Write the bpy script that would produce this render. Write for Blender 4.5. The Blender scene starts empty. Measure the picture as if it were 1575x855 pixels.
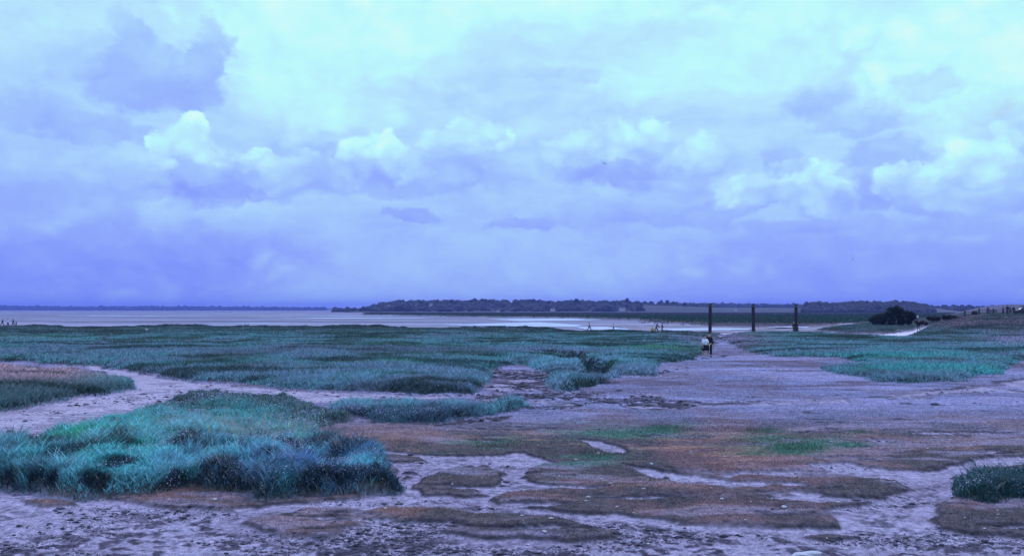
import bpy, bmesh, math, random
import numpy as np
from mathutils import Vector, Matrix

SC = bpy.context.scene
COL = SC.collection
R = math.radians
rnd = random.Random(7)
rng = np.random.default_rng(11)

# ------------------------------------------------------------------ camera
CAM_H = 3.6                 # the eye, on a low bank above the marsh
F = 1364.0                  # focal length in photograph pixels (1575 wide)
CX, HY = 787.5, 476.0       # photograph centre column, horizon row
cd = bpy.data.cameras.new("camera")
cam = bpy.data.objects.new("camera", cd)
COL.objects.link(cam)
cam.location = (0, 0, CAM_H)
cam.rotation_euler = (R(90), 0, 0)
cd.sensor_width = 36.0
cd.lens = 36.0 * F / 1575.0
cd.shift_y = (HY - 427.5) / 1575.0
cd.clip_start = 0.1
cd.clip_end = 60000
SC.camera = cam

# ------------------------------------------------------------------ exposure
vs = SC.view_settings
vs.view_transform = 'Standard'
vs.look = 'None'
vs.exposure = 0.0
vs.gamma = 1.0
vs.use_curve_mapping = False
SC.cycles.max_bounces = 6
SC.cycles.diffuse_bounces = 3
SC.cycles.glossy_bounces = 2
SC.cycles.transmission_bounces = 3
SC.cycles.volume_bounces = 0
SC.cycles.transparent_max_bounces = 8
SC.cycles.use_denoising = True

# ------------------------------------------------------------------ sun
SUN_EL, SUN_AZ = R(52), R(18)     # high, ahead of the camera and a little right, veiled by cloud
sd = bpy.data.lights.new("sun", 'SUN')
sd.energy = 3.2
sd.angle = R(11)
sd.color = (0.58, 0.60, 1.0)
sun = bpy.data.objects.new("sun", sd)
COL.objects.link(sun)
sdir = Vector((math.sin(SUN_AZ)*math.cos(SUN_EL), math.cos(SUN_AZ)*math.cos(SUN_EL), math.sin(SUN_EL)))
sun.rotation_euler = sdir.to_track_quat('Z', 'Y').to_euler()
sun.location = (60, 180, 300)


def s2l(c):
    return tuple((v/255/12.92 if v/255 <= 0.04045 else ((v/255+0.055)/1.055)**2.4) for v in c)


# ------------------------------------------------------------------ sky (world): broken stratocumulus over a clear-sky base
W = bpy.data.worlds.new("World")
SC.world = W
W.use_nodes = True
W.cycles.sampling_method = 'MANUAL'
W.cycles.sample_map_resolution = 512
nt = W.node_tree
nt.nodes.clear()
N = nt.nodes
L = nt.links


def setin(node, i, v):
    if isinstance(v, bpy.types.NodeSocket):
        L.new(v, node.inputs[i])
    elif v is not None:
        node.inputs[i].default_value = v


def wm(op, a, b=None, c=None, clamp=False):
    n = N.new('ShaderNodeMath'); n.operation = op; n.use_clamp = clamp
    setin(n, 0, a); setin(n, 1, b); setin(n, 2, c)
    return n.outputs[0]


def wv(op, a, b=None, c=None, out=0):
    n = N.new('ShaderNodeVectorMath'); n.operation = op
    setin(n, 0, a); setin(n, 1, b); setin(n, 2, c)
    return n.outputs[out]


def wmap(v, a, b, c, d, kind='LINEAR'):
    n = N.new('ShaderNodeMapRange'); n.interpolation_type = kind
    setin(n, 0, v); setin(n, 1, a); setin(n, 2, b); setin(n, 3, c); setin(n, 4, d)
    return n.outputs[0]


def wmix(f, a, b):
    n = N.new('ShaderNodeMix'); n.data_type = 'FLOAT'
    setin(n, 0, f); setin(n, 2, a); setin(n, 3, b)
    return n.outputs[0]


def wnoise(vec, scale, detail=6, rough=0.55, out=0):
    n = N.new('ShaderNodeTexNoise')
    setin(n, 'Vector', vec) if False else L.new(vec, n.inputs['Vector'])
    n.inputs['Scale'].default_value = scale
    n.inputs['Detail'].default_value = detail
    n.inputs['Roughness'].default_value = rough
    return n.outputs[out]


tc = N.new('ShaderNodeTexCoord')
gen = tc.outputs['Generated']
sep = N.new('ShaderNodeSeparateXYZ'); L.new(gen, sep.inputs[0])
az = wm('ARCTAN2', sep.outputs[0], sep.outputs[1])
el = wm('ARCSINE', sep.outputs[2])
comb = N.new('ShaderNodeCombineXYZ'); L.new(az, comb.inputs[0]); L.new(el, comb.inputs[1])
P0 = comb.outputs[0]
# warps of the direction: slow swirls and fine billows
w1 = wv('SUBTRACT', wnoise(wv('MULTIPLY', P0, (1.0, 1.7, 1)), 9, 3, 0.5, 1), (0.5, 0.5, 0.5))
w2 = wv('SUBTRACT', wnoise(wv('MULTIPLY', P0, (1.0, 1.3, 1)), 34, 6, 0.6, 1), (0.5, 0.5, 0.5))
P1 = wv('MULTIPLY_ADD', w1, (0.07, 0.035, 0), P0)
w3 = wv('SUBTRACT', wnoise(wv('MULTIPLY', P0, (1.0, 1.2, 1)), 85, 5, 0.6, 1), (0.5, 0.5, 0.5))
P = wv('MULTIPLY_ADD', w3, (0.018, 0.012, 0), wv('MULTIPLY_ADD', w2, (0.046, 0.030, 0), P1))


def ang(px, py):
    a = math.atan((px-CX)/F)
    return a, math.atan((HY-py)/F*math.cos(a))


# brightness field T: darker towards the horizon, lighter above
psep = N.new('ShaderNodeSeparateXYZ'); L.new(P1, psep.inputs[0])
eE = psep.outputs[1]
fc = N.new('ShaderNodeFloatCurve')
cm = fc.mapping
pts_ = [(0.0, 0.36), (0.06, 0.38), (0.12, 0.45), (0.18, 0.53), (0.25, 0.60), (0.33, 0.70), (0.42, 0.80), (0.52, 0.86), (1.0, 0.82)]
c0 = cm.curves[0]
c0.points[0].location = pts_[0]; c0.points[1].location = pts_[-1]
for p_ in pts_[1:-1]:
    c0.points.new(*p_)
cm.update()
e_n = wm('MULTIPLY', eE, 1.35, clamp=True)
L.new(e_n, fc.inputs['Value'])
T = fc.outputs[0]
# long streaks of thin cloud
streak = wnoise(wv('MULTIPLY', P1, (1.0, 5.5, 1)), 4.2, 5, 0.55)
T = wm('ADD', T, wmap(streak, 0.3, 0.7, -0.13, 0.13))

# cloud masses: px, py, rx, ry, softness, T at foot, T at top, opacity
CL = [
    (60, 60, 260, 120, .9, .50, .62, .55), (0, 250, 190, 90, .9, .38, .48, .6), (160, 400, 420, 60, .9, .08, .20, .8),
    (1330, 415, 380, 60, .9, .14, .26, .7), (740, 415, 330, 60, .9, .44, .50, .75),
    (480, 110, 150, 120, .8, .86, .95, .6), (560, 40, 260, 70, .8, .84, 1.0, .5), (1080, 90, 260, 70, .9, .84, .96, .5),
    (1480, 110, 170, 110, .9, .85, 1.05, .8), (1300, 30, 300, 60, .9, .82, .95, .5),
    # the big dark tower, upper left
    (190, 60, 34, 40, .6, .30, .52, .7), (322, 85, 36, 42, .5, .34, .50, .8), (235, 118, 122, 50, .5, .30, .50, .8),
    (270, 150, 80, 30, .6, .30, .38, .6), (140, 195, 90, 26, .6, .25, .38, .6), (30, 165, 90, 36, .7, .30, .44, .6),
    (100, 235, 120, 26, .7, .50, .55, .5), (20, 300, 110, 30, .8, .24, .34, .6),
    # middle row of cumulus
    (250, 285, 150, 30, .7, .28, .40, .6), (430, 208, 48, 32, .4, .44, .74, .8), (330, 265, 95, 42, .35, .26, .62, .85),
    (285, 222, 48, 30, .32, .48, .98, .9), (388, 248, 44, 22, .35, .42, .92, .9), (330, 290, 120, 12, .7, .18, .22, .6),
    (480, 265, 80, 40, .5, .32, .50, .7), (500, 235, 50, 20, .7, .30, .40, .5),
    (620, 288, 90, 14, .8, .28, .34, .6), (715, 240, 70, 56, .35, .34, .76, .85), (480, 262, 70, 30, .4, .40, .74, .7), (150, 262, 80, 26, .5, .40, .64, .6), (585, 245, 62, 38, .3, .34, .92, .9),
    (768, 236, 26, 30, .5, .45, .92, .7), (780, 262, 60, 26, .5, .42, .66, .7),
    (620, 333, 42, 9, .6, .20, .28, .8), (800, 342, 60, 9, .7, .22, .30, .8), (740, 320, 60, 16, .7, .42, .52, .5),
    # streaks above the centre
    (820, 122, 130, 11, .8, .58, .62, .8), (870, 72, 170, 34, .9, .62, .70, .7), (760, 95, 80, 26, .9, .62, .70, .6),
    (1010, 45, 130, 18, .9, .66, .72, .6), (900, 170, 140, 18, .9, .55, .62, .6),
    # large lens-shaped cumulus right of the centre
    (950, 238, 122, 48, .3, .32, .80, .9), (1060, 262, 60, 36, .45, .34, .56, .7), (850, 285, 60, 20, .7, .45, .5, .5), (1075, 245, 46, 30, .35, .42, .82, .7),
    (950, 262, 90, 14, .6, .26, .30, .6), (940, 325, 110, 24, .6, .26, .42, .7), (1030, 338, 60, 12, .7, .24, .30, .6),
    (1110, 320, 70, 24, .5, .26, .44, .7), (1160, 292, 64, 32, .35, .36, .98, .9), (1268, 298, 78, 42, .3, .36, .92, .9),
    (1200, 255, 44, 22, .6, .30, .42, .6),
    # dark sweep on the right
    (1240, 150, 70, 30, .7, .42, .62, .75), (1330, 185, 92, 20, .7, .40, .52, .75), (1430, 132, 46, 24, .7, .52, .64, .6),
    (1360, 250, 60, 44, .6, .26, .40, .6), (1350, 300, 40, 32, .6, .20, .34, .7), (1440, 300, 90, 46, .4, .32, .86, .85),
    (1490, 250, 80, 34, .4, .46, .92, .8), (1400, 275, 40, 22, .4, .5, .84, .8), (1560, 200, 50, 20, .6, .66, .9, .7),
    (1560, 300, 50, 28, .5, .28, .6, .7), (1250, 350, 150, 14, .8, .2, .3, .5), (1480, 350, 140, 22, .8, .24, .3, .5),
]


def wvor(vec, scale, detail=2.0):
    n = N.new('ShaderNodeTexVoronoi'); n.voronoi_dimensions = '2D'; n.feature = 'SMOOTH_F1'; n.inputs['Smoothness'].default_value = .25
    n.inputs['Scale'].default_value = scale
    L.new(vec, n.inputs['Vector'])
    return n.outputs[0]


PB = wv('MULTIPLY', wv('MULTIPLY_ADD', w2, (0.02, 0.014, 0), P1), (1.0, 1.35, 1))
bil = wm('MULTIPLY_ADD', wvor(PB, 46), .35, wm('MULTIPLY', wvor(PB, 19), .65))                                 # rounded billows: 0 at the heart of a puff
puff = wmap(bil, 0.1, 0.65, 0.5, -0.5)
bilo = wmap(bil, 0.1, 0.65, -0.26, 0.26)
for (px, py, rx, ry, so, tb, tt, op) in CL:
    a, e = ang(px, py)
    ra, re = rx/F*math.cos(a)**2*1.12, ry/F*math.cos(a)*1.18
    q = wv('MULTIPLY_ADD', P, (1/ra, 1/re, 0), (-a/ra, -e/re, 0))
    d = wm('ADD', wv('LENGTH', q, out=1), bilo)
    g = wv('DOT_PRODUCT', q, (0, 1, 0), out=1)
    m = wmap(d, 1+so*.28, 1-so*.62, 0, op, 'SMOOTHSTEP')
    tcv = wm('ADD', wmap(g, -0.85, 0.85, tb, tt), wm('MULTIPLY', puff, .05+(tt-tb)*.55))
    T = wmix(m, T, tcv)
fine = wnoise(wv('MULTIPLY', P, (1.0, 1.8, 1)), 22, 7, 0.62)
T = wm('ADD', T, wmap(fine, 0.3, 0.7, -0.055, 0.055))
# above the picture: even, slightly darker overcast with breaks
hi = wmap(el, 0.42, 0.85, 0, 1, 'SMOOTHSTEP')
T = wmix(hi, T, wmap(wnoise(gen, 3.0, 5, 0.55), 0.3, 0.7, 0.30, 0.72))
ramp = N.new('ShaderNodeValToRGB')
T = wmap(T, 0, 1, 0.045, 1.0)
L.new(T, ramp.inputs[0])
stops = [(0.0, (116, 144, 255)), (0.16, (128, 152, 255)), (0.34, (149, 178, 255)), (0.52, (166, 204, 255)),
         (0.70, (184, 230, 255)), (0.86, (192, 253, 254)), (1.0, (214, 255, 250))]
cr = ramp.color_ramp
cr.elements[0].position = 0; cr.elements[0].color = (*s2l(stops[0][1]), 1)
cr.elements[1].position = 1; cr.elements[1].color = (*s2l(stops[-1][1]), 1)
for p_, c_ in stops[1:-1]:
    x_ = cr.elements.new(p_); x_.color = (*s2l(c_), 1)
sky = N.new('ShaderNodeTexSky')
sky.sky_type = 'NISHITA'
sky.sun_disc = False
sky.sun_elevation = SUN_EL
sky.sun_rotation = SUN_AZ
sky.air_density = 1.2
sky.dust_density = 0.6
sky.ozone_density = 3.0
# clouds are ten times the background strength; the clear sky shows in a few thin breaks
scl = N.new('ShaderNodeMix'); scl.data_type = 'RGBA'; scl.blend_type = 'MULTIPLY'
scl.inputs[0].default_value = 1
L.new(ramp.outputs[0], scl.inputs[6]); mz = N.new('ShaderNodeMix'); mz.data_type = 'RGBA'     # unseen sky overhead, boost and blue tint added to light the ground
L.new(wmap(el, 0.38, 0.75, 0, 1, 'SMOOTHSTEP'), mz.inputs[0]); mz.inputs[6].default_value = (10, 10, 10, 1); mz.inputs[7].default_value = (11, 10.0, 15, 1)
L.new(mz.outputs[2], scl.inputs[7])
ga, ge = ang(1557, 166)
gq = wv('MULTIPLY_ADD', P, (1/0.016, 1/0.0055, 0), (-ga/0.016, -ge/0.0055, 0))
gapm = wmap(wv('LENGTH', gq, out=1), 1.4, 0.3, 0.03, 0.45, 'SMOOTHSTEP')
mx = N.new('ShaderNodeMix'); mx.data_type = 'RGBA'
L.new(gapm, mx.inputs[0]); L.new(scl.outputs[2], mx.inputs[6]); L.new(sky.outputs[0], mx.inputs[7])
bg = N.new('ShaderNodeBackground'); bg.inputs[1].default_value = 0.1
L.new(mx.outputs[2], bg.inputs[0])
wo = N.new('ShaderNodeOutputWorld'); L.new(bg.outputs[0], wo.inputs[0])

# ================================================================== helpers
def tag(o, label=None, cat=None, group=None, kind=None):
    if label: o['label'] = label
    if cat: o['category'] = cat
    if group: o['group'] = group
    if kind: o['kind'] = kind
    return o


def empty(name, loc, rz=0.0):
    o = bpy.data.objects.new(name, None)
    COL.objects.link(o)
    o.location = loc
    o.rotation_euler = (0, 0, rz)
    o.empty_display_size = 0.3
    return o


def np_mesh(name, V, Fc, mat=None, parent=None, col=None, smooth=False, extra=None):
    """V (n,3); Fc (m,k) of one face size; col (n,3) albedo stored per vertex."""
    V = np.ascontiguousarray(V, dtype=np.float32); Fc = np.ascontiguousarray(Fc, dtype=np.int32)
    me = bpy.data.meshes.new(name)
    k = Fc.shape[1]; m = Fc.shape[0]
    me.vertices.add(len(V)); me.vertices.foreach_set('co', V.ravel())
    me.loops.add(m*k); me.loops.foreach_set('vertex_index', Fc.ravel())
    me.polygons.add(m); me.polygons.foreach_set('loop_start', np.arange(0, m*k, k, dtype=np.int32))
    if smooth:
        me.polygons.foreach_set('use_smooth', np.ones(m, dtype=bool))
    me.update(calc_edges=True)
    if col is not None:
        a = me.attributes.new('tint', 'FLOAT_COLOR', 'POINT')
        c4 = np.ones((len(V), 4), dtype=np.float32); c4[:, :3] = col
        a.data.foreach_set('color', c4.ravel())
    for nm, arr in (extra or {}).items():
        a = me.attributes.new(nm, 'FLOAT', 'POINT')
        a.data.foreach_set('value', np.ascontiguousarray(arr, dtype=np.float32))
    if mat: me.materials.append(mat)
    o = bpy.data.objects.new(name, me)
    COL.objects.link(o)
    if parent: o.parent = parent
    return o


def bm_obj(name, bm, mat=None, parent=None, smooth=False, loc=None):
    me = bpy.data.meshes.new(name)
    bm.to_mesh(me); bm.free()
    if smooth:
        for p in me.polygons: p.use_smooth = True
    if mat: me.materials.append(mat)
    o = bpy.data.objects.new(name, me)
    COL.objects.link(o)
    if parent: o.parent = parent
    if loc: o.location = loc
    return o


def box(bm, c, s, rot=None):
    m = Matrix.Translation(c) @ (rot.to_matrix().to_4x4() if rot else Matrix.Identity(4)) @ Matrix.Diagonal((*s, 1))
    return bmesh.ops.create_cube(bm, size=1, matrix=m)['verts']


def cyl(bm, a, b, r1, r2, seg=10):
    a = Vector(a); b = Vector(b); d = b-a
    m = Matrix.Translation((a+b)/2) @ d.to_track_quat('Z', 'Y').to_matrix().to_4x4()
    return bmesh.ops.create_cone(bm, cap_ends=True, segments=seg, radius1=r1, radius2=r2, depth=d.length, matrix=m)['verts']


def mat_basic(name, col, rough=0.85, noise=None, bump=0.0, nscale=8.0, spec=0.3, metal=0.0):
    m = bpy.data.materials.new(name); m.use_nodes = True
    t = m.node_tree; b = t.nodes['Principled BSDF']
    b.inputs['Roughness'].default_value = rough
    b.inputs['Specular IOR Level'].default_value = spec
    b.inputs['Metallic'].default_value = metal
    b.inputs['Base Color'].default_value = (*col, 1)
    if noise or bump:
        tcn = t.nodes.new('ShaderNodeTexCoord')
        n = t.nodes.new('ShaderNodeTexNoise'); n.inputs['Scale'].default_value = nscale; n.inputs['Detail'].default_value = 6
        t.links.new(tcn.outputs['Object'], n.inputs['Vector'])
        if noise:
            r_ = t.nodes.new('ShaderNodeValToRGB')
            r_.color_ramp.elements[0].position = .35; r_.color_ramp.elements[1].position = .65
            r_.color_ramp.elements[0].color = (*col, 1); r_.color_ramp.elements[1].color = (*noise, 1)
            t.links.new(n.outputs[0], r_.inputs[0]); t.links.new(r_.outputs[0], b.inputs['Base Color'])
        if bump:
            bp = t.nodes.new('ShaderNodeBump'); bp.inputs['Strength'].default_value = bump
            bp.inputs['Distance'].default_value = 0.02
            t.links.new(n.outputs[0], bp.inputs['Height']); t.links.new(bp.outputs[0], b.inputs['Normal'])
    return m


def mat_tint(name, transl=0.0, rough=0.9, nscale=0.0, namt=0.3):
    """albedo from the per-vertex 'tint' of the thing itself, with leaf-like translucency"""
    m = bpy.data.materials.new(name); m.use_nodes = True
    t = m.node_tree; b = t.nodes['Principled BSDF']; out = t.nodes['Material Output']
    b.inputs['Roughness'].default_value = rough
    b.inputs['Specular IOR Level'].default_value = 0.15
    a = t.nodes.new('ShaderNodeAttribute'); a.attribute_name = 'tint'
    colr = a.outputs['Color']
    if nscale:
        tcn = t.nodes.new('ShaderNodeTexCoord')
        n = t.nodes.new('ShaderNodeTexNoise'); n.inputs['Scale'].default_value = nscale; n.inputs['Detail'].default_value = 5
        t.links.new(tcn.outputs['Object'], n.inputs['Vector'])
        mr = t.nodes.new('ShaderNodeMapRange'); mr.inputs[1].default_value = .3; mr.inputs[2].default_value = .7
        mr.inputs[3].default_value = 1-namt; mr.inputs[4].default_value = 1+namt
        t.links.new(n.outputs[0], mr.inputs[0])
        v = t.nodes.new('ShaderNodeVectorMath'); v.operation = 'SCALE'
        t.links.new(colr, v.inputs[0]); t.links.new(mr.outputs[0], v.inputs['Scale'])
        colr = v.outputs[0]
    t.links.new(colr, b.inputs['Base Color'])
    if transl:
        tr = t.nodes.new('ShaderNodeBsdfTranslucent'); t.links.new(colr, tr.inputs[0])
        mxs = t.nodes.new('ShaderNodeMixShader'); mxs.inputs[0].default_value = transl
        t.links.new(b.outputs[0], mxs.inputs[1]); t.links.new(tr.outputs[0], mxs.inputs[2])
        t.links.new(mxs.outputs[0], out.inputs[0])
    return m


_tab = np.random.default_rng(5).random((256, 256)).astype(np.float32)


def vnoise(x, y):
    xi = np.floor(x).astype(np.int64); yi = np.floor(y).astype(np.int64)
    fx = (x-xi).astype(np.float32); fy = (y-yi).astype(np.float32)
    fx = fx*fx*(3-2*fx); fy = fy*fy*(3-2*fy)
    x0 = xi & 255; x1 = (xi+1) & 255; y0 = yi & 255; y1 = (yi+1) & 255
    return (_tab[x0, y0]*(1-fx)+_tab[x1, y0]*fx)*(1-fy)+(_tab[x0, y1]*(1-fx)+_tab[x1, y1]*fx)*fy


def fbm(x, y, scale, octv=4, gain=0.5, seed=0.0):
    """0..1, scale = metres of the largest lump"""
    s = 0; a = 1; t = 0
    X = x/scale+seed*17.3+31.7; Y = y/scale+seed*9.1+77.3
    for i in range(octv):
        s = s+a*vnoise(X, Y); t += a
        a *= gain
        X, Y = X*1.7+Y*1.05+3.1, Y*1.7-X*1.05+8.4
    return s/t


def sm(a, b, x):
    t = np.clip((x-a)/(b-a), 0, 1)
    return t*t*(3-2*t)


def g0(px, py, z=0.0):
    """a place seen in the photograph, as ground coordinates at height z"""
    d = (CAM_H-z)*F/(py-HY)
    return ((px-CX)/F*d, d)


def gd(px, d):
    return ((px-CX)/F*d, d)


def sdf(X, Y, poly, cap=4.0):
    """signed distance in metres to a ground polygon, positive inside"""
    out = np.full(X.shape, -cap, dtype=np.float32)
    P_ = np.array(poly, dtype=np.float64)
    x0, y0 = P_.min(0)-cap; x1, y1 = P_.max(0)+cap
    sel = np.nonzero((X > x0) & (X < x1) & (Y > y0) & (Y < y1))[0]
    if len(sel) == 0: return out
    x = X[sel]; y = Y[sel]
    dmin = np.full(x.shape, 1e9); ins = np.zeros(x.shape, dtype=bool)
    n = len(P_)
    for i in range(n):
        ax, ay = P_[i]; bx, by = P_[(i+1) % n]
        ex, ey = bx-ax, by-ay
        l2 = ex*ex+ey*ey+1e-9
        t = np.clip(((x-ax)*ex+(y-ay)*ey)/l2, 0, 1)
        dx = x-ax-t*ex; dy = y-ay-t*ey
        dmin = np.minimum(dmin, dx*dx+dy*dy)
        c = (ay > y) != (by > y)
        if abs(ey) > 1e-12:
            ins ^= c & (x < ax+(y-ay)/ey*ex)
    d = np.sqrt(dmin)
    out[sel] = np.clip(np.where(ins, d, -d), -cap, cap)
    return out


def gpoly(pts, z=0.0):
    return [g0(p[0], max(p[1], 477.2), p[2] if len(p) > 2 else z) for p in pts]


# ================================================================== map of the marsh (places read off the photograph, laid on the ground)
PATH1 = gpoly([(70, 560), (110, 561), (160, 565), (230, 578), (300, 589), (400, 596), (520, 604), (630, 609), (742, 609), (650, 616), (560, 618), (500, 622), (440, 622), (330, 622), (262, 622), (200, 640), (150, 656), (60, 684), (-80, 735), (-80, 640), (0, 633), (40, 628), (120, 612), (196, 602), (206, 590), (190, 580), (150, 570)])
MUDA = gpoly([(-200, 745), (0, 752), (60, 758), (150, 766), (230, 769), (300, 775), (400, 778), (540, 770), (600, 757), (620, 742), (612, 725), (585, 712), (563, 700), (575, 692), (640, 697), (700, 702), (780, 700), (815, 697), (832, 702), (850, 712), (828, 714), (803, 725), (808, 738), (870, 745), (930, 748), (920, 753), (830, 752), (750, 763), (800, 780), (860, 792), (1000, 797), (1100, 810), (1200, 813), (1290, 812), (1280, 790), (1370, 765), (1395, 750), (1370, 738), (1290, 732), (1240, 716), (1290, 714), (1360, 722), (1440, 724), (1480, 712), (1600, 694), (1800, 700), (1800, 715), (1575, 716), (1510, 723), (1480, 732), (1478, 755), (1465, 768), (1430, 795), (1425, 808), (1500, 822), (1800, 828), (2600, 1400), (-1200, 1400), (-600, 800)])
ISLANDS = [gpoly(p) for p in (
    [(385, 797), (470, 783), (560, 785), (640, 776), (700, 784), (742, 795), (700, 801), (620, 808), (540, 815), (500, 829), (400, 815), (365, 805)],
    [(690, 800), (740, 790), (850, 800), (958, 820), (950, 831), (900, 834), (740, 832), (680, 818)],
    [(640, 742), (690, 722), (740, 717), (778, 730), (772, 745), (740, 752), (752, 758), (720, 763), (650, 762), (636, 752)],
    [(585, 698), (640, 702), (662, 711), (600, 713), (580, 705)],
    [(180, 768), (330, 764), (430, 774), (385, 783), (250, 781)],
    [(20, 770), (100, 768), (130, 774), (60, 778)],
    [(620, 728), (642, 726), (650, 732), (626, 735)],
    [(1230, 822), (1300, 820), (1310, 826), (1250, 829)],
)]
STREAMS = [gpoly(p) for p in (
    [(884, 674), (920, 677), (960, 687), (968, 695), (940, 699), (910, 687)],
    [(963, 715), (1060, 731), (1130, 738), (1240, 744), (1243, 749), (1120, 747), (1050, 741), (980, 729)],
    [(1230, 713), (1290, 712), (1340, 720), (1400, 728), (1330, 730), (1270, 724)],
)]
TRAIL = gpoly([(1060, 622), (1150, 620), (1250, 616), (1340, 612), (1400, 604), (1480, 597), (1575, 583), (1800, 575), (1800, 610), (1575, 606), (1500, 604), (1440, 608), (1350, 616), (1250, 623), (1150, 625), (1060, 626)])
CRACK = [gpoly(p) for p in (
    [(872, 606), (950, 603), (1000, 610), (1062, 620), (1062, 627), (980, 633), (940, 627), (900, 623), (850, 626), (800, 630), (825, 622)],
    [(757, 571), (800, 569), (840, 575), (858, 590), (850, 600), (870, 608), (905, 622), (850, 632), (800, 632), (745, 628), (735, 611), (752, 590)],
    [(1096, 543), (1115, 547), (1130, 555), (1182, 563), (1168, 565), (1108, 552)],
    [(1190, 552), (1290, 553), (1345, 557), (1240, 558)],
    [(1000, 578), (1045, 566), (1060, 568), (1020, 582)],
    [(600, 650), (655, 655), (740, 645), (800, 640), (760, 650), (655, 662), (590, 655)],
)]
# tall grass
EDGE = [(-400, 500.5), (0, 500.5), (60, 500), (110, 503), (200, 502.5), (300, 501), (400, 501.5), (560, 502.5), (690, 504.5), (720, 503.5), (800, 504.5), (880, 508), (950, 510.5), (1100, 510), (1180, 509), (1240, 511.5), (1300, 514), (1340, 517), (1380, 519), (1400, 514), (1426, 506), (1500, 503), (1700, 500)]
G_FAR = gpoly([(x, y) for x, y in EDGE[:14]] + [(1105, 520), (1090, 540), (1060, 556), (1010, 562), (1008, 578), (960, 582), (925, 590), (880, 600), (862, 606), (842, 592), (832, 572), (800, 563), (765, 566), (757, 578), (748, 600), (735, 608), (640, 608), (520, 603), (400, 595), (300, 588), (230, 577), (160, 565), (90, 560), (-100, 555), (-400, 550)])
G_RIGHT = gpoly([(1130, 514), (1240, 514), (1300, 516), (1340, 519), (1380, 521), (1402, 515), (1430, 506), (1500, 503), (1700, 500), (1900, 545), (1575, 556), (1530, 578), (1480, 589), (1420, 592), (1345, 590), (1310, 581), (1255, 570), (1335, 560), (1290, 552), (1195, 550), (1150, 544), (1135, 532), (1105, 522)])
G_STRIP = gpoly([(498, 638), (520, 626, .12), (560, 622, .14), (600, 624, .14), (660, 627, .14), (740, 627, .12), (790, 624, .08), (812, 627, .05), (796, 633), (760, 641), (720, 645), (655, 656), (600, 653), (560, 645), (520, 642)])
G_MOUND = gpoly([(-150, 735), (-150, 700, .35), (0, 688, .35), (60, 670, .35), (150, 648, .35), (210, 626, .35), (270, 607, .35), (330, 602, .38), (440, 606, .38), (465, 615, .36), (500, 632, .15), (530, 640), (540, 650), (490, 657), (470, 668), (400, 672), (348, 670), (372, 678), (440, 684), (500, 682), (515, 700), (560, 705), (600, 722), (616, 742), (600, 755), (540, 765), (400, 768), (350, 760), (290, 757), (230, 768), (150, 765), (60, 757), (-20, 750), (-150, 748)])
G_RTUFT = gpoly([(1478, 738), (1490, 724, .3), (1530, 720, .35), (1575, 714, .35), (1700, 712, .35), (1760, 765), (1575, 771), (1520, 776), (1468, 770), (1476, 752)])
G_LEFT = gpoly([(-150, 552, .5), (0, 554, .5), (60, 557, .5), (110, 563, .4), (150, 569, .35), (190, 580, .2), (206, 590), (198, 601), (120, 612), (40, 628), (0, 633), (-150, 645)])
ISLET = gpoly([(1250, 508), (1290, 502), (1335, 497), (1350, 492), (1420, 490), (1700, 490), (1700, 502), (1426, 504.5), (1400, 508.5), (1370, 511.5), (1330, 513), (1300, 511.5)])
FARBANK = gpoly([(560, 482.6), (640, 484.0), (760, 485.6), (830, 486.2), (880, 487), (930, 488), (985, 490), (1020, 494), (1100, 496), (1200, 497), (1240, 497.5), (1300, 496), (1420, 491), (1900, 488), (1900, 478.2), (560, 478.2)])
BEACHP = gpoly([(1230, 509), (1300, 513), (1330, 514.5), (1370, 512.5), (1400, 509), (1424, 504), (1430, 505.5), (1404, 513), (1392, 519), (1375, 518), (1340, 517), (1300, 515.5), (1240, 513)])
GREEN = [(1000, 668, 120, 12, .55), (1200, 680, 120, 16, .55), (840, 712, 110, 14, .4), (1170, 665, 34, 6, .9), (1225, 691, 40, 8, 1), (1315, 668, 28, 5, .7), (1022, 663, 42, 8, .9), (1160, 700, 30, 6, .5), (1310, 688, 26, 4, .8), (770, 685, 60, 9, .6), (915, 700, 46, 9, .7), (860, 735, 60, 8, .4), (700, 700, 60, 6, .5)]
CREEKS = [([(846, 545), (868, 549), (884, 553), (886, 558), (876, 562)], .85, .8), ([(880, 556), (905, 561), (924, 567), (922, 575), (905, 582)], .95, .85),
          ([(820, 545), (850, 546)], .6, .4), ([(872, 600), (900, 592), (935, 588)], .5, .5), ([(740, 600), (700, 600)], .4, .3)]


def creek_d(X, Y, pts):
    d = np.full(X.shape, 1e3)
    G = [g0(*p) for p in pts]
    for (ax, ay), (bx, by) in zip(G[:-1], G[1:]):
        ex, ey = bx-ax, by-ay
        t = np.clip(((X-ax)*ex+(Y-ay)*ey)/(ex*ex+ey*ey), 0, 1)
        d = np.minimum(d, np.hypot(X-ax-t*ex, Y-ay-t*ey))
    return d


def edge_depth(px):
    ex = np.array([e[0] for e in EDGE], float); ey = np.array([e[1] for e in EDGE], float)
    return (CAM_H-.5+.28*sm(1180, 1260, px))*F/(np.interp(px, ex, ey)-HY)


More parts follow.
